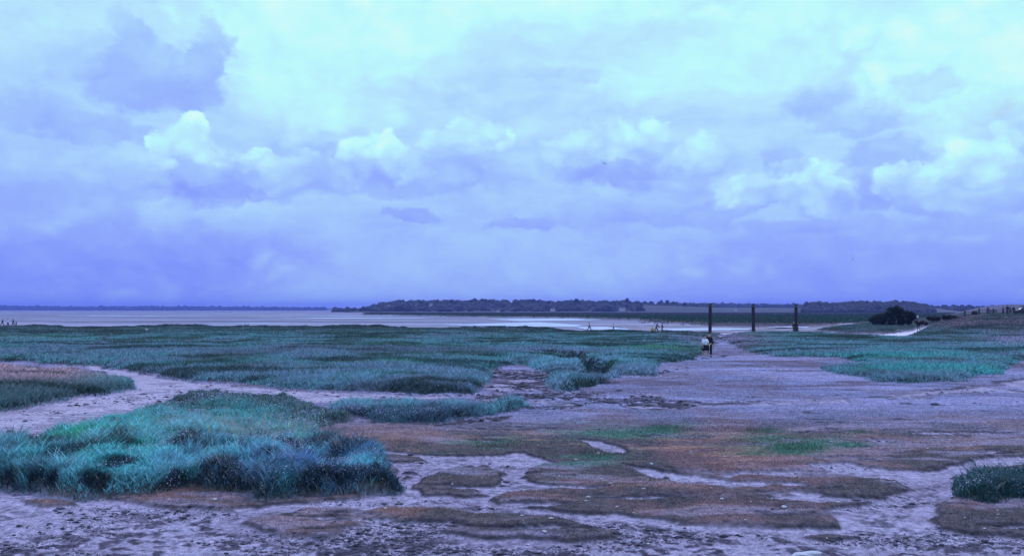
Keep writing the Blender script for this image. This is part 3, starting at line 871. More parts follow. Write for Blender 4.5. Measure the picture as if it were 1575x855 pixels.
# --- low turf on the salt pasture
k = np.nonzero((dens < bl['turf']*.8) & ~extra_ & (np.hypot(X, Y) < 150))[0]
gx, gy, B = X[k], Y[k], pick(bl, k)
rg = np.hypot(gx, gy)
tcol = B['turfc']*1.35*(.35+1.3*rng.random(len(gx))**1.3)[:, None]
rr_ = rng.random(len(gx))
tcol[rr_ < .08] = tcol[rr_ < .08]*np.array((1.5, .85, .6)); tcol[rr_ > .9] = tcol[rr_ > .9]*np.array((.55, 1.2, .9))
th_ = 1.25*(.016+.020*fbm(gx, gy, .8, 3, .6, 31)+.05*sm(.3, .9, B['gs']))*rng.uniform(.5, 1.3, len(gx))
tf = blades("salt_turf", gx, gy, th_, .014*np.clip(rg/17, .8, 12), .9, tcol, segs=1, mat=m_turf)
tag(tf, 'short reddish brown and lilac turf of glasswort over the flat ground', 'turf', kind='stuff')

# --- pale flower heads over the near grass
k = np.nonzero((dens < bl['g']*.16) & (np.hypot(X, Y) < 48))[0]
gx, gy, B = X[k], Y[k], pick(bl, k)
keep = (fbm(gx, gy, .9, 3, .6, 41) > .43) & (B['py'] > 600) & ((B['py'] > 655) | (B['gl']['strip'] > 0) | (rng.random(len(gx)) < .03)) & (B['px'] > 240) | ((B['gl']['mound'] > .1) & (rng.random(len(gx)) < .15))
gx, gy = gx[keep], gy[keep]
nf = len(gx)
Z = ground_z(gx, gy)+rng.uniform(.08, .24, nf)
s = rng.uniform(.006, .015, nf)*np.clip(np.hypot(gx, gy)/20, 1, 2)
oc = np.array([(1, 0, 0), (-1, 0, 0), (0, 1, 0), (0, -1, 0), (0, 0, 1), (0, 0, -1)], float)
of = np.array([(0, 2, 4), (2, 1, 4), (1, 3, 4), (3, 0, 4), (2, 0, 5), (1, 2, 5), (3, 1, 5), (0, 3, 5)])
Vf = np.stack([gx, gy, Z], -1)[:, None, :]+oc[None]*s[:, None, None]*rng.uniform(.6, 1.3, (nf, 6, 1))
Ff = (np.arange(nf)*6)[:, None, None]+of[None]
fc_ = np.repeat(mixc(np.tile(np.array((.42, .40, .62)), (nf, 1)), (.72, .74, .75), (rng.random(nf) < .35)*1.0)[:, None], 6, 1)
fo = np_mesh("sea_lavender_flowers", Vf.reshape(-1, 3), Ff.reshape(-1, 3), mat_tint("petals", .2), col=fc_.reshape(-1, 3))
tag(fo, 'tiny pale lilac and white flower heads scattered over the near grass mounds', 'flowers', kind='stuff')

# --- tall pale seed stalks on the mound
NS = 900
sx, sy = scatter(NS*30, 17, 36)
_, _, sb = survey(sx, sy)
sel = np.nonzero((sb['gl']['mound'] > .2) & (rng.random(len(sx)) < np.clip(np.exp(-((sb['px']-390)/150)**2-((sb['py']-690)/28)**2)+.25*np.exp(-((sb['px']-120)/120)**2-((sb['py']-690)/20)**2), 0, 1)*.6))[0][:NS]
sx, sy = sx[sel], sy[sel]
scol = np.tile(np.array((.50, .50, .36)), (len(sx), 1))*rng.uniform(.6, 1.1, len(sx))[:, None]
st = blades("seed_stalks", sx, sy, rng.uniform(.35, .65, len(sx)), np.full(len(sx), .013), .35, scol, segs=2, mat=m_blade, wind=(-.15, 0))
tag(st, 'thin straw-coloured seed stalks standing above the near grass mound', 'grass', kind='stuff')

# --- clods and crumbs of dark mud
X2, Y2 = scatter(520000, 12, 45)
_, _, b2 = survey(X2, Y2)
pr = b2['bare']*sm(.44, .62, fbm(X2*.5, Y2, .9, 5, .65, 51))*(sm(735, 840, b2['py'])*.85+.15)
Xc, Yc = scatter(260000, 28, 66, 16)
_, _, bc = survey(Xc, Yc)
X2 = np.concatenate([X2, Xc]); Y2 = np.concatenate([Y2, Yc])
pr = np.concatenate([pr, bc['crack']*sm(.46, .6, fbm(Xc*.5, Yc, 1.0, 4, .6, 77))*.9])
k = np.nonzero(rng.random(len(X2)) < pr*.55)[0]
cx_, cy_ = X2[k], Y2[k]
nc = len(cx_)
s = .0065*rng.random(nc)**-.42; s = np.minimum(s, .045)*np.clip(np.hypot(cx_, cy_)/16, 1, 3.2)
Z = ground_z(cx_, cy_)+s*.25
Vf = np.stack([cx_, cy_, Z], -1)[:, None, :]+oc[None]*s[:, None, None]*rng.uniform(.5, 1.5, (nc, 6, 3))*np.array((1.5, 1, .55))
cc = np.repeat((np.tile(np.array((.10, .085, .10)), (nc, 1))*rng.uniform(.5, 1.9, nc)[:, None])[:, None], 6, 1)
co = np_mesh("mud_clods", Vf.reshape(-1, 3), ((np.arange(nc)*6)[:, None, None]+of[None]).reshape(-1, 3), mat_tint("clod_mud", 0, .95), col=cc.reshape(-1, 3))
tag(co, 'crumbly dark mud clods littering the bare foreground', 'mud', kind='stuff')

# ================================================================== stones
m_stone = mat_basic("pale_stone", (.40, .38, .38), .85, (.52, .50, .48), .3, 30)
m_stone2 = mat_basic("grey_stone", (.26, .25, .28), .85, (.36, .34, .36), .4, 24)


def stone_bm(seed, flat=.5, sub=2):
    bm = bmesh.new()
    bmesh.ops.create_icosphere(bm, subdivisions=sub, radius=1)
    q = random.Random(seed)
    ph = [q.uniform(0, 6) for _ in range(6)]
    for v in bm.verts:
        c = v.co.copy()
        f_ = 1+.16*math.sin(2.3*c.x+ph[0])+.14*math.sin(3.1*c.y+ph[1])+.10*math.sin(4.7*c.z+5*c.x+ph[2])+.05*math.sin(9*c.y+7*c.x+ph[3])
        v.co = Vector((c.x*1.25, c.y, c.z*flat))*f_
    return bm


protos = []
for i in range(5):
    me = bpy.data.meshes.new("pale_stone"); bm = stone_bm(i); bm.to_mesh(me); bm.free()
    for p in me.polygons: p.use_smooth = True
    me.materials.append(m_stone if i < 4 else m_stone2); protos.append(me)
bigs = [(1240, 848, .17, 'largest pale flat stone, alone on the muddy foreground near the bottom edge'),
        (1222, 612+0, .0, ''), (770, 744, .0, '')]
me = bpy.data.meshes.new("flat_stone"); bm = stone_bm(77, .28, 3); bm.to_mesh(me); bm.free()
for p in me.polygons: p.use_smooth = True
me.materials.append(m_stone)
x, y = g0(1240, 848)
o = bpy.data.objects.new("flat_stone", me); COL.objects.link(o)
o.location = (x, y, gz(x, y)+.01); o.scale = (.17, .14, .15); o.rotation_euler = (0, 0, .3)
tag(o, 'largest pale flat stone, alone on the bare mud at the bottom edge', 'stone')
spots = [(330, 771), (712, 732), (736, 752), (803, 800), (848, 804), (870, 803), (838, 826), (862, 780), (863, 747), (1250, 683), (1279, 683), (1115, 706), (1112, 768), (1110, 774), (1186, 771), (1206, 786), (1210, 789), (1248, 771), (1252, 770), (1290, 774), (1345, 690), (1405, 670), (1428, 694), (1373, 669), (1498, 682), (1470, 826), (1484, 801), (1570, 816), (965, 721), (1002, 718), (1038, 690), (886, 710), (640, 710), (675, 706), (690, 711), (905, 768), (990, 756), (1320, 692), (1336, 693), (1310, 690), (1347, 688), (1302, 842), (1170, 818), (1050, 835), (60, 838), (250, 812), (130, 765), (155, 742), (8, 768), (20, 766), (1176, 668), (1185, 672), (760, 753), (920, 700)]


def stone_tag(o, x, y, shade='pale'):
    _, _, q_ = survey(np.array([x]), np.array([y]))
    px_, py_ = q_['px'][0], q_['py'][0]
    on = 'bare mud' if q_['bare'][0] > .5 else 'low turf'
    side = ['far left', 'left', 'middle', 'right', 'far right'][int(min(max(px_, 0), 1574)//315)]
    dep = 'at the very front' if py_ > 800 else 'of the foreground' if py_ > 730 else 'well behind the foreground mud'
    g_ = 'small %s stone on the %s, %s %s' % (shade, on, side, dep)
    tag(o, g_, 'stone', 'small %s stones on the %s, %s %s' % (shade, on, side, dep))


i = 0
for s_ in spots:
    sp = g0(*s_)
    o = bpy.data.objects.new("pale_stone", protos[i % 4]); COL.objects.link(o)
    sz = rnd.uniform(.018, .040); o.location = (sp[0], sp[1], gz(*sp)+sz*.35)
    o.scale = (sz*1.1, sz, sz*rnd.uniform(.8, 1.2)); o.rotation_euler = (rnd.uniform(-.2, .2), rnd.uniform(-.2, .2), rnd.uniform(0, 6))
    stone_tag(o, *sp); i += 1
while i < 230:
    r_ = math.exp(rnd.uniform(math.log(13), math.log(36))); th = R(rnd.uniform(-30, 30))
    x, y = r_*math.sin(th), r_*math.cos(th)
    hq, _, bb = survey(np.array([x]), np.array([y]))
    if bb['g'][0] > .02 or (x < -3 and rnd.random() < .75): continue
    dark = rnd.random() < .3
    o = bpy.data.objects.new("pale_stone" if not dark else "grey_stone", protos[4] if dark else protos[i % 4]); COL.objects.link(o)
    sz = rnd.uniform(.010, .026); o.location = (x, y, gz(x, y)+sz*.3)
    o.scale = (sz*1.2, sz, sz); o.rotation_euler = (rnd.uniform(-.2, .2), rnd.uniform(-.2, .2), rnd.uniform(0, 6))
    stone_tag(o, x, y, 'grey' if dark else 'pale')
    i += 1

# ================================================================== far hills and woods
m_hill = mat_basic("hillside", (.050, .062, .040), .95, (.085, .085, .060), 0, .01)
m_field = mat_basic("field_slope", (.045, .040, .038), .95, (.028, .042, .026), 0, .012)
m_wood = mat_basic("woodland_leaves", (.014, .020, .014), .95, (.028, .034, .024), .0, .05)


def ridge(name, prof, d0, depth, mat, foot=-1.3, wob=1.0):
    """a long low hill; prof = (photo column, photo row of its skyline) at distance d0"""
    pxs = np.linspace(prof[0][0], prof[-1][0], int((prof[-1][0]-prof[0][0])/4)+2)
    top = np.interp(pxs, [p[0] for p in prof], [p[1] for p in prof])
    H = CAM_H+(HY-top)/F*d0
    sec = np.linspace(-1, 1, 17)
    Vv = []
    for i_, (p, hh_) in enumerate(zip(pxs, H)):
        for s_ in sec:
            d = d0+depth*s_
            x = (p-CX)/F*d0*(1+.0*s_)
            f_ = math.cos(s_*math.pi/2)**1.2 if abs(s_) < 1 else 0
            z = foot+(hh_-foot)*f_*(1+.05*wob*(float(fbm(np.array([x]), np.array([d]), 160, 3)[0])-.5))
            Vv.append((x, d, z))
    nC = len(sec); Q = []
    for i_ in range(len(pxs)-1):
        for j_ in range(nC-1):
            a = i_*nC+j_; Q.append((a, a+nC, a+nC+1, a+1))
    o = np_mesh(name, np.array(Vv), np.array(Q), mat, smooth=True)
    tag(o, kind='structure')
    return pxs, H


ico = bmesh.new(); bmesh.ops.create_icosphere(ico, subdivisions=2, radius=1)
ICV = np.array([v.co[:] for v in ico.verts]); ICF = np.array([[v.index for v in f.verts] for f in ico.faces]); ico.free()


def crowns(name, C, Rad, squash, mat, label, kind='stuff', jag=.28):
    n = len(C)
    n_ = rng.uniform(1-jag, 1+jag, (n, len(ICV), 1))
    Vv = C[:, None, :]+ICV[None]*n_*Rad[:, None, None]*np.stack([np.ones(n), np.ones(n), squash], -1)[:, None, :]
    Fc = (np.arange(n)*len(ICV))[:, None, None]+ICF[None]
    o = np_mesh(name, Vv.reshape(-1, 3), Fc.reshape(-1, 3), mat)
    return tag(o, label, 'wood', kind=kind)


far_l = [(-700, 471.5), (-100, 471), (0, 470), (60, 470.5), (130, 471.5), (200, 471), (300, 471), (360, 472), (420, 471.5), (480, 473), (560, 474.5), (640, 475.5), (760, 476)]
ridge("hills", far_l, 5200, 500, m_hill)
ridge("hills", [(700, 474), (900, 469), (1050, 468), (1150, 467.5), (1250, 468), (1400, 470), (1500, 471), (1600, 472), (2300, 472)], 3600, 500, m_hill)


def wood_on(pxs, n, topf, basef, d0, dspread, rad, label, mat, emergent=.07):
    """crowns filling the slope of a wood from its foot to its skyline"""
    p = rng.uniform(pxs[0], pxs[1], n); v = rng.random(n)**.8
    d = d0+dspread*(v-.2)+rng.uniform(-8, 8, n)
    top = topf(p); bot = basef(p)
    row = bot*(1-v)+top*v
    rd = rad*(.55+.6*rng.random(n)+.7*(rng.random(n) < emergent))
    z = CAM_H+(HY-row)/F*d-rd*.8
    z = np.maximum(z, rd*.25-1)
    C = np.stack([(p-CX)/F*d, d, z], -1)
    return crowns("far_wood", C, rd, rng.uniform(.75, 1.35, n), mat, label)


cen = [(555, 475), (572, 470), (590, 466), (610, 463.5), (640, 463), (700, 463), (745, 461), (770, 463), (800, 461), (825, 462), (850, 464.5), (885, 462), (920, 463.5), (960, 463), (1000, 465), (1030, 466), (1060, 467), (1100, 468.5)]
ridge("hills", [(x_, y_+4) for x_, y_ in cen]+[(1160, 473), (1250, 473.5), (1330, 475)], 1560, 190, m_field)
ct = lambda p: np.interp(p, [c[0] for c in cen], [c[1] for c in cen])
wood_on((556, 985), 2300, ct, lambda p: np.full_like(p, 479), 1420, 130, 5.2, 'long dark wood covering the low hill beyond the middle of the flats', m_wood)
wood_on((985, 1100), 260, lambda p: ct(p)+.3, lambda p: np.full_like(p, 471), 1540, 40, 5.0, 'thin line of trees along the field ridge right of the long wood', m_wood)
rw = [(1236, 474), (1240, 467), (1250, 465.5), (1300, 465), (1350, 464.5), (1395, 465), (1415, 467), (1430, 470), (1440, 471.5)]
ridge("hills", [(x_, y_+5) for x_, y_ in rw], 1330, 120, m_hill)
rt_ = lambda p: np.interp(p, [c[0] for c in rw], [c[1] for c in rw])
wood_on((1237, 1436), 1500, rt_, lambda p: np.full_like(p, 479.5), 1150, 90, 4.2, 'dark flat-topped wood behind the round bush on the right', m_wood, .01)
rw2 = [(1428, 472), (1450, 471), (1480, 470), (1500, 471), (1530, 471.5), (1580, 473), (1800, 471)]
wood_on((1430, 1800), 900, lambda p: np.interp(p, [c[0] for c in rw2], [c[1] for c in rw2]), lambda p: np.full_like(p, 477.5), 1350, 60, 4.0, 'low dark wood behind the fence at the right edge', m_wood, .01)
wood_on((1060, 1235), 420, lambda p: np.interp(p, [1060, 1100, 1160, 1235], [466.3, 466.8, 468, 468.5]), lambda p: np.full_like(p, 471), 2200, 80, 5.5, 'faint strip of woodland behind the three posts', m_wood)
wood_on((512, 560), 60, lambda p: np.interp(p, [512, 530, 545, 560], [474, 473.5, 475, 475]), lambda p: np.full_like(p, 479), 1650, 30, 4.5, 'small clump of trees at the left foot of the long wooded hill', m_wood)
tp = [(-500, 470), (0, 470), (130, 471.5), (300, 471), (480, 473), (560, 475)]
wood_on((-200, 500), 1500, lambda p: np.interp(p, [c[0] for c in tp], [c[1]-.3 for c in tp]), lambda p: np.full_like(p, 478.5), 4700, 200, 11, 'pale blue band of woods on the horizon at left', m_wood, 0)

m_bark = mat_basic("bark", (.06, .045, .035), .95, (.10, .08, .06), .4, 3)


def leaf_cloud(centres, n, leaf, seed):
    q = np.random.default_rng(seed)
    idx = q.integers(0, len(centres), n)
    C = np.array(centres)[idx]
    v = q.normal(size=(n, 3)); v /= np.linalg.norm(v, axis=1)[:, None]
    rad = q.random(n)**(1/2.2)
    P_ = C[:, :3]+v*rad[:, None]*C[:, 3:4]*np.array((1, 1, .85))
    a = q.normal(size=(n, 3)); a /= np.linalg.norm(a, axis=1)[:, None]
    b_ = np.cross(a, q.normal(size=(n, 3))); b_ /= np.linalg.norm(b_, axis=1)[:, None]
    s_ = leaf*q.uniform(.6, 1.4, n)[:, None]
    Vv = np.stack([P_-a*s_, P_+b_*s_*.5, P_+a*s_, P_-b_*s_*.5], 1)
    Fc = (np.arange(n)*4)[:, None]+[0, 1, 2, 3]
    col = np.tile(np.array((.030, .042, .026)), (n, 1))*q.uniform(.5, 1.6, n)[:, None]
    return Vv.reshape(-1, 3), Fc, np.repeat(col, 4, 0)


def tree(name, px, row_top, row_foot, d, wpx, label, cat='tree', seed=1, n=900, group=None, tall=True):
    x, y = gd(px, d)
    zt = CAM_H+(HY-row_top)/F*d; zb = CAM_H+(HY-row_foot)/F*d
    w = wpx/F*d; H = zt-zb
    root = empty(name, (x, y, zb))
    tag(root, label, cat, group)
    bm = bmesh.new(); cyl(bm, (0, 0, -1), (0, 0, H*.55), w*.06, w*.03, 8)
    q = random.Random(seed)
    cs = []
    for i_ in range(7):
        a = q.uniform(0, 6.28); rr_ = w*.5*q.uniform(.15, .55)
        c = (math.cos(a)*rr_, math.sin(a)*rr_, H*q.uniform(.45, .78), w*q.uniform(.2, .3))
        cs.append(c); cyl(bm, (0, 0, H*.3), c[:3], w*.025, w*.01, 5)
    cs.append((0, 0, H*.8, w*.24))
    bm_obj("trunk", bm, m_bark, root)
    Vv, Fc, cc_ = leaf_cloud(cs, n, w*.05, seed)
    np_mesh("crown", Vv, Fc, m_blade, root, col=cc_)
    return root


tree("round_tree", 965, 457.8, 468, 1480, 9, 'round-headed tree standing highest on the skyline of the long wood', seed=3)
tree("round_tree", 1017, 461.3, 469, 1500, 7, 'left tree of the close pair on the ridge right of the long wood', seed=4)
tree("round_tree", 1026, 461, 469, 1500, 8, 'right tree of the close pair on the ridge right of the long wood', seed=5)
tree("round_tree", 886, 459.6, 468, 1470, 12, 'broad tree crown rising from the middle of the long wood', seed=6)
tree("round_tree", 1053, 465, 471, 1500, 9, 'squat tree further right along the ridge, alone', seed=7)
tree("round_tree", 843, 462, 470, 1470, 7, 'small tree crown poking above a dip in the long wood', seed=8)

# houses among the far trees
m_wallw = mat_basic("white_render", (.60, .58, .56), .9, (.5, .49, .47), 0, 2)
m_roof = mat_basic("slate_roof", (.10, .09, .10), .8, (.14, .11, .11), 0, 2)
m_glass = mat_basic("dark_glass", (.03, .035, .045), .15, spec=.5)


def house(px, row_foot, d, w, hgt, label, rz=0.0):
    x, y = gd(px, d); z = CAM_H+(HY-row_foot)/F*d
    root = empty("house", (x, y, z), rz); tag(root, label, 'house', 'houses among the far trees')
    dp = w*.6
    bm = bmesh.new(); box(bm, (0, 0, hgt/2-1), (w, dp, hgt+2)); bm_obj("wall", bm, m_wallw, root)
    bm = bmesh.new()
    vs_ = [bm.verts.new(v) for v in ((-w*.54, -dp*.56, hgt), (w*.54, -dp*.56, hgt), (w*.54, dp*.56, hgt), (-w*.54, dp*.56, hgt), (-w*.54, 0, hgt+dp*.42), (w*.54, 0, hgt+dp*.42))]
    for f_ in ((0, 1, 5, 4), (2, 3, 4, 5), (0, 4, 3), (1, 2, 5), (3, 2, 1, 0)): bm.faces.new([vs_[i_] for i_ in f_])
    rf = bm_obj("roof", bm, m_roof, root)
    bm = bmesh.new(); box(bm, (w*.3, .1, hgt+dp*.45), (.9, .7, 2)); bm_obj("chimney", bm, m_wallw, rf)
    for k_ in (-.3, 0, .3):
        bm = bmesh.new(); box(bm, (w*k_, -dp/2-.03, hgt*.55), (w*.11, .1, hgt*.35)); bm_obj("window", bm, m_glass, root)


house(850, 476.6, 1380, 7, 1.4, 'low white house at the foot of the long wood, right of its middle')
house(663, 469.2, 1462, 5, 1.8, 'white house high on the slope of the long wood')
house(598, 471, 1455, 3.5, 1.6, 'white cottage at the left shoulder of the long wood')
house(640, 470.3, 1460, 3.5, 1.6, 'white gabled house left of the higher house in the long wood')
house(766, 479.2, 1300, 5, 1.6, 'white house at the shore below the middle of the long wood')
house(957, 476, 1350, 9, 1.3, 'long white house at the right end of the long wood')
house(1131, 476.3, 1400, 4.5, 1.0, 'white farm building in the fields between the first two posts', .4)
house(1308, 477.3, 1142, 4, 1.2, 'tiny white house against the dark flat-topped wood', .3)

# ================================================================== the three tall posts
m_post = mat_basic("tarred_timber", (.022, .016, .020), .8, (.04, .026, .028), .5, 6)
m_cap = mat_basic("galvanised_cap", (.13, .11, .08), .7, (.07, .06, .05), 0, 5)
posts = [(1092, 466.5, 146, 'leftmost of the three tall dark mooring posts, right behind the walking couple'),
         (1159, 467.5, 149, 'middle one of the three tall dark mooring posts, nobody beside it'),
         (1224, 468.0, 152, 'rightmost of the three tall dark mooring posts, with two people at its foot')]
for px, rt, d, lab in posts:
    x, y = gd(px, d); z0 = gz(x, y); zt = CAM_H+(HY-rt)/F*d
    root = empty("mooring_post", (x, y, z0)); tag(root, lab, 'post', 'tall posts at the edge of the tidal channel')
    H = zt-z0
    root.rotation_euler = (rnd.uniform(-.01, .01), rnd.uniform(-.016, .016), rnd.uniform(0, 3))
    bm = bmesh.new()
    rows = []
    for i_ in range(25):       # slightly irregular driven pile, gouged and wider where it meets the mud
        z_ = -.8+(H+.35)*i_/24
        rows.append([bm.verts.new(((.285+.02*math.sin(3*a_/16*6.28+i_)+rnd.uniform(-.012, .012)-.02*i_/24)*math.cos(a_/16*6.2832), (.285+rnd.uniform(-.012, .012)-.02*i_/24)*math.sin(a_/16*6.2832), z_)) for a_ in range(16)])
    for r1_, r2_ in zip(rows[:-1], rows[1:]):
        for a_ in range(16): bm.faces.new((r1_[a_], r1_[(a_+1) % 16], r2_[(a_+1) % 16], r2_[a_]))
    bm.faces.new(rows[-1])
    bm_obj("shaft", bm, m_post, root)
    bm = bmesh.new(); cyl(bm, (0, 0, -.4), (0, 0, 1.05+rnd.uniform(-.15, .2)), .325, .308, 14); bm_obj("weed_skirt", bm, mat_basic("bladder_weed", (.020, .028, .016), .9, (.045, .05, .03), .6, 7), root)
    bm = bmesh.new(); cyl(bm, (0, 0, H-.45), (0, 0, H-.2), .31, .31, 16); bm_obj("band", bm, m_cap, root)
    bm = bmesh.new(); cyl(bm, (0, 0, H-.2), (0, 0, H), .28, .24, 16); bm_obj("cap", bm, m_post, root)

# ================================================================== the big round bush and smaller bushes
def bush(name, cs, d, px, rowfoot, label, n, leaf, seed, colr=(.022, .030, .022), cat='bush'):
    x, y = gd(px, d); zb = gz(x, y)
    root = empty(name, (x, y, zb)); tag(root, label, cat)
    bm = bmesh.new(); q = random.Random(seed); C = []
    for (ppx, row, rpx) in cs:
        cx = (ppx-px)/F*d; cz = CAM_H+(HY-row)/F*d-zb; r_ = rpx/F*d
        C.append((cx, q.uniform(-.4, .4)*r_, cz, r_))
        cyl(bm, (cx*.25, 0, -.3), (cx*.9, 0, cz), .12*r_/1.5+.03, .03, 6)
    bm_obj("trunk", bm, m_bark, root)
    Vv, Fc, cc_ = leaf_cloud(C, n, leaf, seed)
    cc_ = cc_/np.array((.030, .042, .026))*np.array(colr)
    np_mesh("crown", Vv, Fc, m_blade, root, col=cc_)
    return root


bush("round_bush", [(1378, 476, 7), (1370, 476, 5), (1385, 478, 6), (1376, 483, 8), (1366, 482, 6), (1352, 487, 6), (1345, 490, 6), (1340, 492, 4), (1358, 488, 8), (1370, 489, 9), (1384, 487, 8), (1394, 482, 6), (1402, 483, 5), (1406, 487, 5), (1400, 490, 6), (1390, 491, 7), (1350, 493, 6), (1345, 495, 5), (1358, 495, 6), (1372, 496, 6), (1386, 496, 6), (1398, 495, 5)], 172, 1375, 497,
     'large dark round-headed bush rising above the green islet, left of the fence', 8500, .19, 21, colr=(.042, .055, .040))
x_ = 0
for (nm, cs, d, px, lab, cl) in (
    ("low_bush", [(1418, 496, 3.2), (1413, 498, 2.6), (1424, 497.5, 2.6), (1409, 495, 2)], 150, 1418, 'reddish brown low bush at the end of the pale path', (.07, .03, .03)),
    ("low_bush", [(1428, 489, 4), (1435, 490, 5), (1442, 490, 5)], 178, 1435, 'olive brown low bush left of the fence start', (.06, .05, .03)),
    ("low_bush", [(1452, 488, 5), (1460, 488, 5), (1468, 489, 5), (1474, 490, 3)], 172, 1463, 'dark low bush growing round the first fence post', (.03, .04, .03)),
    ("low_bush", [(1476, 496, 3), (1472, 497, 3)], 146, 1474, 'small russet bush on the dyke slope below the fence', (.08, .04, .035)),
    ("low_bush", [(1490, 495, 3), (1495, 494, 3)], 148, 1492, 'small blackish bush on the dyke slope under the litter bin', (.03, .03, .03)),
    ("low_bush", [(1572, 475, 5), (1582, 474, 8)], 230, 1578, 'dark bush at the right edge behind the fence', (.03, .045, .03)),
):
    bush(nm, cs, d, px, 0, lab, 900, .16, 30+x_, cl); x_ += 1

# ================================================================== fence on the dyke
m_wood_f = mat_basic("weathered_rail", (.05, .042, .045), .9, (.09, .075, .07), .3, 8)
fp = [(1464, 168), (1484, 165), (1506, 166), (1528, 167), (1550, 168), (1572, 169), (1594, 170)]
fx, fy = gd(*fp[0])
fz = gz(fx, fy)
root = empty("rail_fence", (fx, fy, fz)); tag(root, 'dark wooden post-and-rail fence running along the grassy dyke at right', 'fence')
pp = []
for px, d in fp:
    x, y = gd(px, d); z = gz(x, y); pp.append(Vector((x-fx, y-fy, z-fz)))
    bm = bmesh.new(); box(bm, (x-fx, y-fy, z-fz+.45), (.24, .2, 1.6)); bmesh.ops.bevel(bm, geom=bm.edges[:], offset=.02, affect='EDGES'); bm_obj("post", bm, m_wood_f, root)
for hgt in (.95, .5):
    for a_, b_ in zip(pp[:-1], pp[1:]):
        bm = bmesh.new(); a2 = a_+Vector((0, -.12, hgt)); b2 = b_+Vector((0, -.12, hgt))
        d = b2-a2
        box(bm, (a2+b2)/2, (.06, .14, d.length), d.to_track_quat('Z', 'X')); bm_obj("rail", bm, m_wood_f, root)

# ================================================================== people
m_skin = mat_basic("skin", (.52, .32, .24), .6)
M_CL = {}


def cloth(c):
    if c not in M_CL:
        M_CL[c] = mat_basic("cloth", c, .9, tuple(v*.8 for v in c), .2, 20)
    return M_CL[c]


def skin_obj(name, joints, edges, mat, parent, sub=1, root=0):
    """joints: list of (x,y,z, rx, ry) -> one continuous skinned surface"""
    me = bpy.data.meshes.new(name)
    me.from_pydata([j[:3] for j in joints], edges, [])
    o = bpy.data.objects.new(name, me); COL.objects.link(o)
    md = o.modifiers.new("skin", 'SKIN')
    sv = me.skin_vertices[0].data
    for i_, j in enumerate(joints):
        sv[i_].radius = (j[3], j[4] if len(j) > 4 else j[3]); sv[i_].use_root = (i_ == root)
    md.use_smooth_shade = True
    s_ = o.modifiers.new("sub", 'SUBSURF'); s_.levels = sub; s_.render_levels = sub
    dg = bpy.context.evaluated_depsgraph_get()
    m2 = bpy.data.meshes.new_from_object(o.evaluated_get(dg))
    m2.name = name
    o.modifiers.clear(); o.data = m2; bpy.data.meshes.remove(me)
    m2.materials.clear(); m2.materials.append(mat)
    if parent: o.parent = parent
    return o


